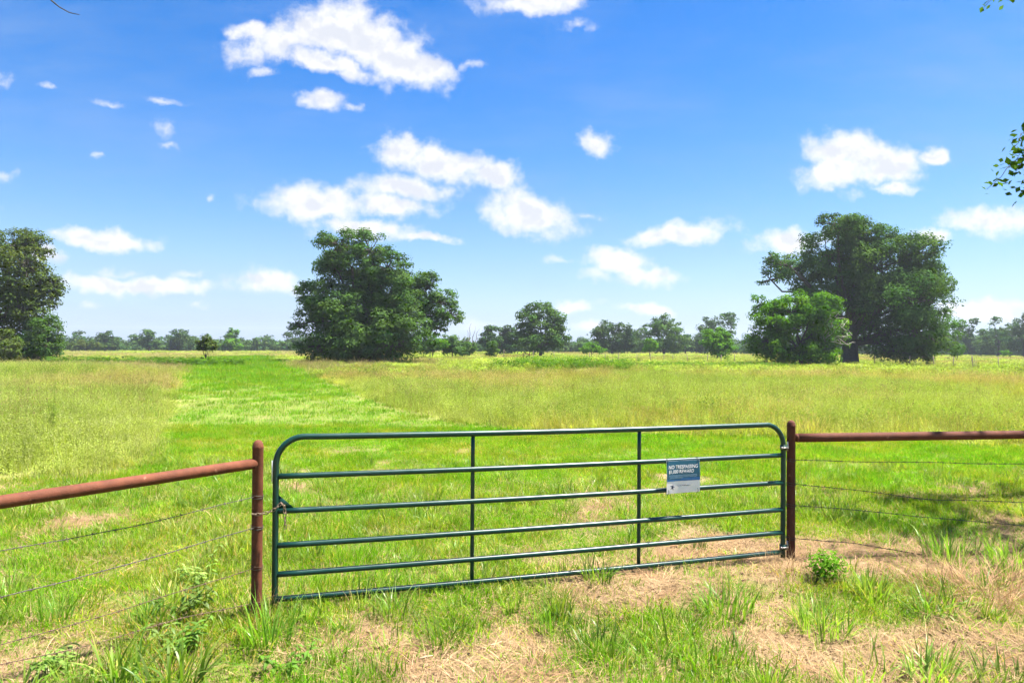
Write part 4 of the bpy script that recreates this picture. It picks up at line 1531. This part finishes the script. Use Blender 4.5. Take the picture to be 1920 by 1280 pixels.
# ---- barbed wire strands
def barbed(label, pts, post_c, r, mat='wire', wraps=2, thick=0.0019, tail=None, post_r=PR):
    """pts: world points of the strand, first at the post"""
    pts = [np.array(p) for p in pts]
    seg = [np.linalg.norm(b - a) for a, b in zip(pts[:-1], pts[1:])]
    cum = np.concatenate([[0], np.cumsum(seg)])
    tot = cum[-1]
    n = int(tot / 0.016)
    t = np.linspace(0, tot, n)
    path = np.stack([np.interp(t, cum, [p[k] for p in pts]) for k in range(3)], 1)
    # smooth corners
    for _ in range(30):
        path[1:-1] = path[1:-1] * 0.5 + (path[:-2] + path[2:]) * 0.25
    wob = np.stack([fbm(t * 1.7, t * 0 + k, 300 + int(r.integers(0, 99)), 3) - 0.5 for k in range(3)], 1) * 0.014
    wob *= np.minimum(1, t / 0.2)[:, None]
    path += wob
    g = Geo()
    ph = t / 0.05 * 2 * math.pi
    off = np.stack([np.zeros(n), np.cos(ph), np.sin(ph)], 1) * 0.0019
    g.tube(path + off, thick, 5, False)
    g.tube(path - off, thick, 5, False)
    s = 0.10
    while s < tot:
        i = min(n - 2, int(s / tot * n))
        c = path[i]
        d = path[i + 1] - path[i]
        d /= np.linalg.norm(d)
        a = r.normal(size=3)
        a -= d * a.dot(d)
        a /= np.linalg.norm(a)
        b_ = np.cross(d, a)
        for k, ax in enumerate((a, b_)):
            o_ = d * (0.004 if k else -0.004)
            g.tube([c + o_ - ax * 0.014, c + o_ + ax * 0.014], [0.0006, 0.0016], 4, False)
            g.tube([c + o_ + ax * 0.014, c + o_ - ax * 0.014], [0.0006, 0.0016], 4, False)
        g.tube([c - d * 0.007, c, c + d * 0.007], 0.0042, 6, False)
        s += 0.125 + r.normal() * 0.006
    pc = np.array(post_c)
    z0 = path[0][2]
    wp = []
    for tt in np.linspace(0, wraps * 2 * math.pi, 18 * wraps):
        wp.append((pc[0] + math.cos(tt) * (post_r + 0.003), pc[1] + math.sin(tt) * (post_r + 0.003), z0 + 0.010 * math.sin(tt * 0.7 + 1) + 0.004 * tt / 6 - 0.006))
    g.tube(wp, thick, 5, False)
    if tail is not None:
        g.tube([np.array(x) for x in tail], thick, 5, False)
    g.v = [v - path[0] for v in g.v]
    o = obj('barbed_wire', g.mesh('barbed_wire', M[mat], True, False), None, Vector(path[0]))
    return tag(o, label, 'wire')


rw_ = np.random.default_rng(8)


def strand(px0, py0, d0, pxs):
    a = P(px0, py0, d0)
    return [a] + [P(x_, y_, d_) for x_, y_, d_ in pxs]


def ldist(px):     # distance along the left fence line for a pixel column
    return 4.74 + (px - 480) / 480 * 1.18 * (1 + (480 - px) / 480 * 0.0)


def rdist(px):
    return 6.13 + (px - 1490) / 430 * 0.32


L_ST = [(931, [(240, 990), (0, 1034), (-480, 1115)], 'top strand of barbed wire on the left fence below the pipe rail', 'wire'),
        (989, [(240, 1057), (0, 1119), (-480, 1245)], 'second and thickest barbed wire strand on the left fence', 'wire'),
        (1064, [(240, 1140), (0, 1208), (-480, 1345)], 'third barbed wire strand down on the left fence', 'wire_rust'),
        (1130, [(330, 1160), (200, 1200), (-100, 1268)], 'lowest barbed wire strand on the left fence near the soil', 'wire_rust')]
for i, (y0_, pp, lab, mt) in enumerate(L_ST):
    tail = None
    if i == 3:
        tail = [P(480, 1130, 4.70), P(500, 1121, 4.72), P(522, 1113, 4.755)]
    barbed(lab, strand(478, y0_, 4.71, [(a, b_, ldist(a)) for a, b_ in pp]), lp_b, rw_, mt, 2, 0.0024 if i == 1 else 0.0018, tail)
R_ST = [(862, [(1700, 866), (1920, 869), (2300, 872)], 'top strand of barbed wire on the right fence below the pipe rail'),
        (907, [(1600, 918), (1740, 935), (1920, 941), (2300, 938)], 'second sagging barbed wire strand on the right fence'),
        (947, [(1600, 955), (1740, 970), (1920, 985), (2300, 990)], 'third barbed wire strand down on the right fence'),
        (1009, [(1600, 1018), (1740, 1042), (1920, 1060), (2300, 1060)], 'lowest barbed wire strand on the right fence near the straw')]
for i, (y0_, pp, lab) in enumerate(R_ST):
    barbed(lab, strand(1491, y0_, 6.11, [(a, b_, rdist(a)) for a, b_ in pp]), rp_b, rw_, 'wire_dark', 2, 0.0023)

# ---- chain closing the gate
ch = thing('gate_chain', 'rusty chain looped from the left post to the gate latch', 'chain', P(484, 963, 4.70))
co = np.array(P(484, 963, 4.70))
ring = Geo()
LL, LW, LT = 0.017, 0.0085, 0.0030
rp = []
for t in np.linspace(0, 2 * math.pi, 17):
    cx_ = math.cos(t) * LW
    cz_ = math.sin(t) * LW + (LL - LW) * (1 if math.sin(t) > 0 else -1)
    rp.append((cz_, cx_, 0))
ring.tube(rp, LT, 6, False)
link_me = ring.mesh('link', M['chain'], True, False)
path = [P(473, 963, 4.695), P(484, 964, 4.690), P(492, 962, 4.70), P(504, 960, 4.71), P(514, 955, 4.715), P(522, 948, 4.72), P(528, 943, 4.73), P(533, 949, 4.735), P(534, 962, 4.73), P(534.5, 976, 4.73), P(535, 990, 4.735)]
path = np.array([np.array(p) for p in path])
cum = np.concatenate([[0], np.cumsum(np.linalg.norm(np.diff(path, axis=0), axis=1))])
nl = int(cum[-1] / 0.0255)
for i in range(nl):
    t0_ = (i + 0.5) / nl * cum[-1]
    c = np.array([np.interp(t0_, cum, path[:, k]) for k in range(3)])
    c2 = np.array([np.interp(t0_ + 0.004, cum, path[:, k]) for k in range(3)])
    d = Vector(c2 - c).normalized()
    o = obj('link', link_me, ch)
    qd = d.to_track_quat('X', 'Z')
    o.matrix_local = Matrix.Translation(Vector(c - co)) @ qd.to_matrix().to_4x4() @ Matrix.Rotation(R(90 if i % 2 else 8), 4, 'X')

# ------------------------------------------------------------------ the fence across the pasture
ff = thing('wire_fence', 'distant low wire fence on thin posts crossing the pasture', 'fence', ground_at(1300, 84))
fo = np.array(ff.location)
FENCE = [(945, 101), (1000, 98), (1040, 95), (1105, 92), (1135, 90.5), (1160, 89.5), (1195, 88), (1220, 87), (1245, 86), (1262, 85.2), (1290, 84), (1326, 82.5), (1352, 81.5), (1378, 80.3), (1640, 71), (1706, 68.5), (1752, 67), (1787, 65.5), (1825, 64), (1873, 62), (1921, 60), (1975, 58)]
rf = np.random.default_rng(3)
tops = []
post_me = []
for k in range(3):
    g = Geo()
    g.tube([(0, 0, -0.2), (0.01 * k, 0, 0.6), (0.02 * (k - 1), 0.01, 1.28 + 0.05 * k)], [0.05, 0.045, 0.04], 6)
    post_me.append(g.mesh('post', M['greybark'], True, False))
for px, d in FENCE:
    b_ = ground_at(px, d)
    o = obj('post', post_me[int(rf.integers(0, 3))], ff, Vector(np.array(b_) - fo))
    o.rotation_euler = (rf.normal() * 0.03, rf.normal() * 0.03, rf.uniform(0, 6))
    tops.append(np.array(b_) - fo)
for hz in (0.5, 0.85, 1.18):
    g = Geo()
    g.tube([t_ + np.array([0, 0, hz]) for t_ in tops], 0.006, 4, False)
    obj('wire', g.mesh('wire', M['wire'], True, False), ff)
# corner brace of that fence
br = thing('fence_brace', 'small brown wooden brace frame below the open crowned tree', 'fence', ground_at(987, 97))
for xx in (-0.45, 0.45):
    g = Geo()
    g.tube([(xx, 0, -0.2), (xx, 0, 1.0)], 0.06, 7)
    obj('post', g.mesh('post', M['rust_dark'], True, False), br)
g = Geo()
g.tube([(-0.45, 0, 0.85), (0.45, 0, 0.85)], 0.045, 7)
obj('crossbar', g.mesh('crossbar', M['rust_dark'], True, False), br)
g = Geo()
g.tube([(-0.4, 0, 0.15), (0.4, 0, 0.75)], 0.03, 6)
obj('strut', g.mesh('strut', M['rust_dark'], True, False), br)

# bare stems by the fence at right
def bare_sapling(px, d, h, seed, label):
    r = np.random.default_rng(seed)
    b_ = ground_at(px, d)
    g = Geo()
    for k in range(5):
        e = np.array([r.normal() * 0.28, r.normal() * 0.2, h * r.uniform(0.7, 1.05)])
        p_ = bent((0, 0, -0.05), e, 6, r, 0.02)
        g.tube(p_, np.linspace(0.028, 0.008, 6), 5)
        for j in range(3):
            a = p_[r.integers(2, 6)]
            g.tube([a, a + np.array([r.normal() * 0.2, r.normal() * 0.2, 0.25 * r.random()])], [0.010, 0.004], 4)
    tag(obj('bare_sapling', g.mesh('bare_sapling', M['greybark'], True, False), None, b_), label, 'plant')


bare_sapling(1824, 60, 1.55, 61, 'leafless sapling by the distant fence right of the spreading tree')

# ------------------------------------------------------------------ weeds that stand out
def weed_clump(name, label, px, d, n, spread, h0, h1, leaf, mat, seed, wide=1.0, cat='plant'):
    r = np.random.default_rng(seed)
    b_ = ground_at(px, d)
    g = Geo()
    weed_plant(g, n, r, spread, h0, h1, np.array([1.0, 1.0, 1.0]), leaf)
    g.v = [v * np.array([wide, 1, 1]) for v in g.v]
    return tag(obj(name, g.mesh(name, M[mat]), None, b_), label, cat)


weed_clump('weed_patch', 'rise of taller green weeds in the middle of the right hand field', 1075, 45, 420, 2.4, 0.35, 0.85, 0.10, 'greenweed', 71, 1.7, 'weeds')
weed_clump('weed_patch', 'low green weeds left of the rise in the middle of the field', 985, 47, 160, 1.6, 0.4, 0.85, 0.11, 'greenweed', 72, 1.6, 'weeds')
weed_clump('weed_patch', 'band of green weeds in front of the bright bushy tree', 1330, 60, 300, 2.2, 0.4, 0.8, 0.11, 'greenweed', 73, 3.4, 'weeds')
weed_clump('weed_patch', 'dark green weed ridge behind the brown worn patch at left', 270, 60, 380, 2.0, 0.4, 0.8, 0.12, 'greenweed', 74, 4.5, 'weeds')
for i, (px, d, h, lab) in enumerate([(1158, 86, 1.2, 'small leafy shoot by the distant fence left of its twin'), (1198, 85, 1.15, 'small dark leafy shoot by the distant fence right of its twin'),
                                     (1362, 78, 1.6, 'young leafy shoot just left of the bright bushy tree')]):
    weed_clump('shoot', lab, px, d, 7, 0.25, h * 0.6, h, 0.15, 'greenweed', 80 + i)

# spire weed in the left field
r = np.random.default_rng(44)
g = Geo()
for k in range(9):
    ln = 1.2 if k == 0 else r.uniform(0.45, 0.85)
    tip = np.array([r.normal() * 0.03, r.normal() * 0.03, ln])
    g.tube([(0, 0, 0), tip * 0.5, tip], [0.006, 0.005, 0.002], 5, False, np.array([0.9, 1, 0.8]))
    m = 60
    f = r.uniform(0.1, 1, m)
    pos = tip * f[:, None] + r.normal(size=(m, 3)) * 0.025
    v, q = leaf_faces(pos, r.normal(size=(m, 3)) + np.array([0, 0, 0.6]), 0.05 * r.uniform(0.5, 1.2, m), r, 0.3)
    g.add(v, q, None, np.repeat(1.1 * (1 + r.normal(size=(m, 1)) * 0.15) * np.array([[0.9, 1.1, 0.8]]), 4, 0))
tag(obj('spire_weed', g.mesh('spire_weed', M['weed']), None, ground_at(100, 13.5)), 'single tall upright green weed in the left field', 'plant')


def broad_weed(label, px, py, seed, stems=5, h=0.3, leaf=0.09, mat='lush', spread=0.10):
    """forb with opposite pointed broad leaves on arching stems"""
    r = np.random.default_rng(seed)
    b_ = G(px, py)
    b_.z = float(H(b_.x, b_.y))
    t = thing('broadleaf_weed', label, 'plant', b_)
    gs, gl = Geo(), Geo()
    for k in range(stems):
        az = r.uniform(0, 6.28)
        le = r.uniform(0.15, 0.75)
        hh = h * r.uniform(0.6, 1.1)
        n = 8
        path = [np.array([0, 0, -0.01])]
        th = le
        path.append(np.array([math.cos(az), math.sin(az), 0.3]) * spread * r.random())
        for j in range(n - 1):
            path.append(path[-1] + np.array([math.cos(az) * math.sin(th), math.sin(az) * math.sin(th), math.cos(th)]) * hh / n)
            th += 0.06
        gs.tube(path, np.linspace(0.0035, 0.0015, n + 1), 5, False, np.array([0.9, 0.9, 0.8]))
        for j in range(2, n + 1):
            for sgn in (-1, 1):
                la = az + sgn * (1.3 + r.normal() * 0.3) + j * 1.2
                L_ = leaf * r.uniform(0.7, 1.25) * (1 - 0.35 * j / n)
                W = L_ * r.uniform(0.34, 0.46)
                d = np.array([math.cos(la), math.sin(la), r.uniform(-0.25, 0.35)])
                d /= np.linalg.norm(d)
                sdv = np.cross(d, [0, 0, 1])
                sdv /= np.linalg.norm(sdv)
                up = np.cross(sdv, d)
                p0 = path[j]
                rows = []
                for f, w in ((0.0, 0.05), (0.22, 0.75), (0.45, 1.0), (0.72, 0.62), (1.0, 0.0)):
                    c = p0 + d * L_ * f - up * (L_ * 0.30 * f * f)
                    rows += [c - sdv * W * 0.5 * w + up * W * 0.14 * w, c, c + sdv * W * 0.5 * w + up * W * 0.14 * w]
                q = []
                for a in range(4):
                    i0 = a * 3
                    q += [(i0, i0 + 1, i0 + 4, i0 + 3), (i0 + 1, i0 + 2, i0 + 5, i0 + 4)]
                gl.add(rows, q, None, (1.0 + r.normal() * 0.18) * np.array([0.95, 1.0, 1.2]))
    obj('stems', gs.mesh('stems', M[mat], True), t)
    lv = obj('leaves', gl.mesh('leaves', M[mat], True), t)
    return t


broad_weed('broad leaved weed with pale pointed leaves left of the left post', 352, 1150, 91, 7, 0.30, 0.085)
broad_weed('broad leaved weed on bare soil in the lower left corner', 120, 1262, 92, 6, 0.20, 0.085)
broad_weed('low broad leaved weed between the left post and the lower left clump', 330, 1228, 93, 7, 0.24, 0.09)
broad_weed('small broad leaved weed right of the long bladed clump at bottom left', 545, 1262, 94, 5, 0.18, 0.07)
broad_weed('broad leaved sprig amid the turf under the second left wire', 385, 1090, 97, 5, 0.30, 0.085)


def feathery_weed(label, px, py, seed):
    r = np.random.default_rng(seed)
    b_ = G(px, py)
    b_.z = float(H(b_.x, b_.y))
    g = Geo()
    m = 620
    o = r.normal(size=(m, 3))
    o *= (r.random(m) ** 0.5 / np.linalg.norm(o, axis=1))[:, None]
    pos = o * np.array([0.17, 0.15, 0.12]) + np.array([0, 0, 0.14])
    pos[:, 2] = np.maximum(pos[:, 2], 0.02)
    v, q = leaf_faces(pos, o + np.array([0, 0, 0.8]) + r.normal(size=(m, 3)) * 0.5, 0.028 * r.uniform(0.6, 1.4, m), r, 0.6)
    g.add(v, q, None, np.repeat((1.0 + r.normal(size=(m, 1)) * 0.18) * np.array([[1.1, 1.25, 0.8]]), 4, 0))
    for k in range(16):
        a = pos[r.integers(0, m)]
        g.tube(bent((0, 0, 0), a, 4, r, 0.05), 0.0022, 4, False, np.array([0.8, 0.8, 0.7]))
    tag(obj('feathery_weed', g.mesh('feathery_weed', M['greenweed']), None, b_), label, 'plant')


feathery_weed('bright green feathery leaved weed at the foot of the right post', 1550, 1092, 95)


def blade_clump(label, px, py, seed, n, spread, l0, l1, width, lean, curl, mat='lush', c0=(0.7, .92, .8), c1=(1.15, 1.08, 1.3), dry=0, name='grass_clump'):
    r = np.random.default_rng(seed)
    b_ = G(px, py)
    b_.z = float(H(b_.x, b_.y))
    g = blades(n, r, spread, l0, l1, width, lean, curl, c0, c1, 6)
    if dry:
        blades(dry, r, spread, l0 * 0.6, l1 * 0.8, width * 0.6, lean * 1.6, curl, (2.2, 1.4, 4), (2.8, 1.6, 6), 4, 0.2, g)
    return tag(obj(name, g.mesh(name, M[mat]), None, b_), label, 'grass')


CL = [('coarse long bladed grass clump at the bottom left of the photo', 222, 1290, 46, 0.10, 0.25, 0.48, 0.020, 0.35, 1.0),
      ('arching broad bladed grass clump at the bottom beside the long bladed one', 330, 1292, 60, 0.17, 0.22, 0.46, 0.017, 0.55, 1.3),
      ('upright fresh grass clump at the foot of the left post', 500, 1215, 90, 0.16, 0.20, 0.46, 0.010, 0.22, 0.6),
      ('grass clump just under the left third of the gate', 735, 1165, 80, 0.14, 0.14, 0.30, 0.010, 0.40, 0.8),
      ('sprawling grass clump on bare soil below the first gate brace', 830, 1212, 70, 0.12, 0.14, 0.32, 0.010, 0.60, 0.8),
      ('wide leafy grass clump under the gate left of its second brace', 1120, 1100, 70, 0.12, 0.14, 0.32, 0.012, 0.35, 0.7),
      ('tall fresh grass clump in front of the second gate brace', 1040, 1180, 90, 0.15, 0.14, 0.30, 0.010, 0.35, 0.7),
      ('bright grass clump low in the centre right of the photo', 1130, 1225, 90, 0.16, 0.14, 0.28, 0.011, 0.35, 0.7),
      ('broad fresh grass clump under the hinge end of the gate', 1360, 1150, 120, 0.20, 0.16, 0.34, 0.011, 0.32, 0.7),
      ('dark green fan shaped grass clump right of the feathery weed', 1640, 1118, 90, 0.11, 0.18, 0.36, 0.010, 0.42, 0.5),
      ('arching pale bladed grass clump in front of the dry brush', 1735, 1152, 60, 0.07, 0.22, 0.42, 0.011, 0.65, 1.3),
      ('fresh grass clump in front of the right post', 1545, 1180, 110, 0.19, 0.16, 0.34, 0.011, 0.32, 0.8),
      ('grass clump standing behind the right fence wires', 1770, 1052, 110, 0.17, 0.22, 0.48, 0.011, 0.28, 0.7),
      ('grass clump under the right fence at the right edge', 1895, 1062, 110, 0.22, 0.20, 0.42, 0.011, 0.34, 0.7),
      ('grass clump at the bottom right of the photo', 1745, 1275, 70, 0.14, 0.14, 0.30, 0.012, 0.40, 0.8),
      ('low grass clump at the bottom right corner', 1880, 1282, 60, 0.16, 0.12, 0.26, 0.011, 0.45, 0.8),
      ('little grass clump alone on soil near the bottom right', 1370, 1222, 36, 0.06, 0.10, 0.24, 0.011, 0.35, 0.7),
      ('thin grass clump at the left edge below the wires', 105, 1165, 70, 0.10, 0.14, 0.32, 0.009, 0.28, 0.5),
      ('dense grass clump below the third left wire', 285, 1172, 80, 0.13, 0.12, 0.30, 0.009, 0.30, 0.6)]
for i, (lab, px, py, n, sp_, l0, l1, w, le, cu_) in enumerate(CL):
    blade_clump(lab, px, py, 400 + i, n, sp_, l0, l1, w, le, cu_, dry=8)

# dry brush heap by the right fence
r = np.random.default_rng(52)
b_ = G(1840, 1110)
b_.z = float(H(b_.x, b_.y))
g = blades(640, r, 0.42, 0.18, 0.52, 0.0048, 0.75, 0.9, (0.7, .66, .62), (1.3, 1.25, 1.25), 5, 0.25)
blades(70, r, 0.30, 0.35, 0.62, 0.0036, 0.5, 0.4, (0.8, .8, .75), (1.4, 1.4, 1.45), 4, 0.1, g)
g.v = [v * np.array([1.55, 0.9, 0.85]) for v in g.v]
tag(obj('dry_brush', g.mesh('dry_brush', M['straw']), None, b_), 'heap of dry tan brush under the right fence', 'brush')
r = np.random.default_rng(53)
b_ = G(1475, 1075)
b_.z = float(H(b_.x, b_.y))
g = blades(150, r, 0.20, 0.10, 0.34, 0.004, 0.8, 0.8, (0.75, .72, .68), (1.35, 1.3, 1.3), 5, 0.2)
tag(obj('dry_grass', g.mesh('dry_grass', M['straw']), None, b_), 'dry tan grass collected round the foot of the right post', 'grass')
r = np.random.default_rng(54)
b_ = G(482, 1166)
b_.z = float(H(b_.x, b_.y))
g = blades(60, r, 0.13, 0.10, 0.40, 0.004, 0.5, 0.8, (0.8, .76, .7), (1.35, 1.3, 1.3), 5, 0.1)
tag(obj('dry_grass', g.mesh('dry_grass', M['straw']), None, b_), 'dry tan grass stalks at the foot of the left post', 'grass')

# fallen leaves and chips on the soil
def litter(label, name, px, py, size, mat, seed, cat):
    r = np.random.default_rng(seed)
    b_ = G(px, py)
    b_.z = float(H(b_.x, b_.y)) + 0.012
    if mat == 'litter':
        k = 9
        a = np.linspace(0, 2 * math.pi, k, endpoint=False)
        rr = size * (0.55 + 0.45 * (np.arange(k) % 2)) * r.uniform(0.8, 1.2, k)
        v = [(0, 0, 0.0)] + [(math.cos(t) * q_, math.sin(t) * q_ * 0.7, r.uniform(0, 0.4) * size) for t, q_ in zip(a, rr)]
        t = [(0, i + 1, (i + 1) % k + 1) for i in range(k)]
        g = Geo()
        g.add(v, None, t)
    else:
        g = Geo()
        g.tube(bent((-size, 0, 0), (size, size * 0.4, 0.02), 4, r, 0.05), [size * 0.12, size * 0.16, size * 0.14, size * 0.08], 5)
    tag(obj(name, g.mesh(name, M[mat], False, False), None, b_), label, cat)


litter('reddish brown dead leaf on soil below the first gate brace', 'dead_leaf', 893, 1190, 0.035, 'litter', 1, 'leaf')
litter('reddish dead leaf on soil seen through the bottom gate bars', 'dead_leaf', 1266, 1026, 0.045, 'litter', 2, 'leaf')
litter('brown dead leaf at the bottom centre of the photo', 'dead_leaf', 1012, 1268, 0.03, 'litter', 3, 'leaf')
litter('pale wood chip on soil below the first gate brace', 'wood_chip', 927, 1216, 0.045, 'chip', 4, 'wood')
litter('brown stick on soil at the bottom centre', 'stick', 795, 1242, 0.05, 'chip', 5, 'wood')
litter('pale wood chip low on the right of centre', 'wood_chip', 1215, 1232, 0.03, 'chip', 6, 'wood')

# ------------------------------------------------------------------ the tree overhead on the right, mostly out of the photo
r = np.random.default_rng(66)
tb = ground_at(0, 9.0)
tb = Vector((12.0, 8.2, float(H(12.0, 8.2))))
ot = thing('overhanging_tree', 'tree outside the right edge whose leafy twigs hang into the photo', 'tree', tb)


def rel(p):
    return np.array(p) - np.array(tb)


sprays = [  # hanging twigs: anchor pixel, tip pixel, distance, leaves
    ((1990, 180), (1925, 262), 9.0, 70), ((1990, 220), (1893, 285), 9.0, 60), ((1985, 250), (1900, 330), 9.0, 70), ((1985, 270), (1850, 355), 9.0, 60),
    ((1990, 300), (1912, 366), 9.0, 60), ((2000, 200), (1905, 300), 9.2, 60), ((1960, -40), (1845, 14), 9.6, 26), ((1965, -60), (1890, 2), 9.6, 24)]
gb, lvv = Geo(), Geo()
hubA = rel(P(2150, 140, 9.2))
hubB = rel(P(2100, -160, 9.6))
trunk_top = np.array([0, 0, 4.2])
gb.tube(bent((0, 0, -0.3), trunk_top, 7, r, 0.01), np.linspace(0.36, 0.24, 7), 12)
gb.tube(bent(trunk_top, hubA, 7, r, 0.03, 0.1), np.linspace(0.14, 0.05, 7), 8)
gb.tube(bent(trunk_top, hubB, 7, r, 0.03, 0.1), np.linspace(0.16, 0.06, 7), 8)
for (a, b_, d, n) in sprays:
    pa, pb = rel(P(a[0], a[1], d)), rel(P(b_[0], b_[1], d - 0.2))
    hub = hubA if a[1] > 100 else hubB
    gb.tube(bent(hub, pa, 5, r, 0.04, 0.05), np.linspace(0.03, 0.012, 5), 5)
    path = bent(pa, pb, 8, r, 0.02, 0.10)
    gb.tube(path, np.linspace(0.010, 0.0025, 8), 5)
    f = r.uniform(0.05, 1.0, n)
    base = np.stack([np.interp(f, np.linspace(0, 1, 8), path[:, k]) for k in range(3)], 1)
    pos = base + r.normal(size=(n, 3)) * np.array([0.07, 0.09, 0.06])
    v, q = leaf_faces(pos, r.normal(size=(n, 3)) + np.array([0, -0.3, 0.7]), r.uniform(0.055, 0.115, n), r, 0.7)
    lvv.add(v, q, None, np.repeat(1 + r.normal(size=(n, 1)) * 0.2, 4, 0) * np.ones((1, 3)))
# canopy above the frame: it gives the broken shade on the right-hand fence
cb = [((q_[0], q_[1], q_[2]), (1.6, 1.6, 0.9), 1.0) for q_ in [(-2.2, -1.2, 8.6), (-3.6, -0.4, 9.2), (-1.0, 0.8, 9.6), (1.5, 0.5, 9.0), (0.3, -2.2, 8.4), (2.2, -1.6, 8.2), (0.5, 1.0, 7.4)]]
V, Q, C, subs = crown(cb, 3000, 0.15, r, 1.0, 0.08, 0.52, 0.4, 0.7)
lvv.add(V, Q, None, C)
for (c, ra_, dn) in cb:
    gb.tube(bent(trunk_top, c, 7, r, 0.03, 0.08), np.linspace(0.13, 0.03, 7), 6)
for i, (s, c, sr) in enumerate(subs):
    gb.tube(bent(c, s, 4, r, 0.05), np.linspace(0.025, 0.006, 4), 4, False)
obj('trunk', gb.mesh('trunk', M['bark'], True, False), ot)
obj('crown', lvv.mesh('crown', M['overhang']), ot)

# bare twig hanging in at the top left
tw0 = P(60, -70, 7.0)
g = Geo()
pts = [P(60, -70, 7.0), P(80, -25, 7.0), P(97, 2, 7.0), P(112, 14, 7.0), P(130, 24, 7.0), P(149, 28, 7.0)]
g.tube([np.array(p - tw0) for p in pts], [0.014, 0.012, 0.009, 0.007, 0.0055, 0.003], 6)
tag(obj('hanging_twig', g.mesh('hanging_twig', M['bark'], True, False), None, tw0), 'thin bare twig hanging in at the top left corner', 'twig')

# ------------------------------------------------------------------ summer haze over the pasture
HAZE = 0.00028
if HAZE:
    g = Geo()
    g.box((0, 630, 16.0), (1060, 720, 21.0))
    hm = bpy.data.materials.new('summer haze')
    nt, N, L = nodes_of(hm)
    pv = N.new('ShaderNodeVolumePrincipled')
    pv.inputs['Color'].default_value = (0.80, 0.88, 1.0, 1)
    pv.inputs['Density'].default_value = HAZE
    pv.inputs['Anisotropy'].default_value = 0.3
    o = N.new('ShaderNodeOutputMaterial')
    L.new(pv.outputs[0], o.inputs['Volume'])
    tag(obj('haze', g.mesh('haze', hm, False, False)), 'thin summer haze over the whole pasture', 'haze', kind='stuff')
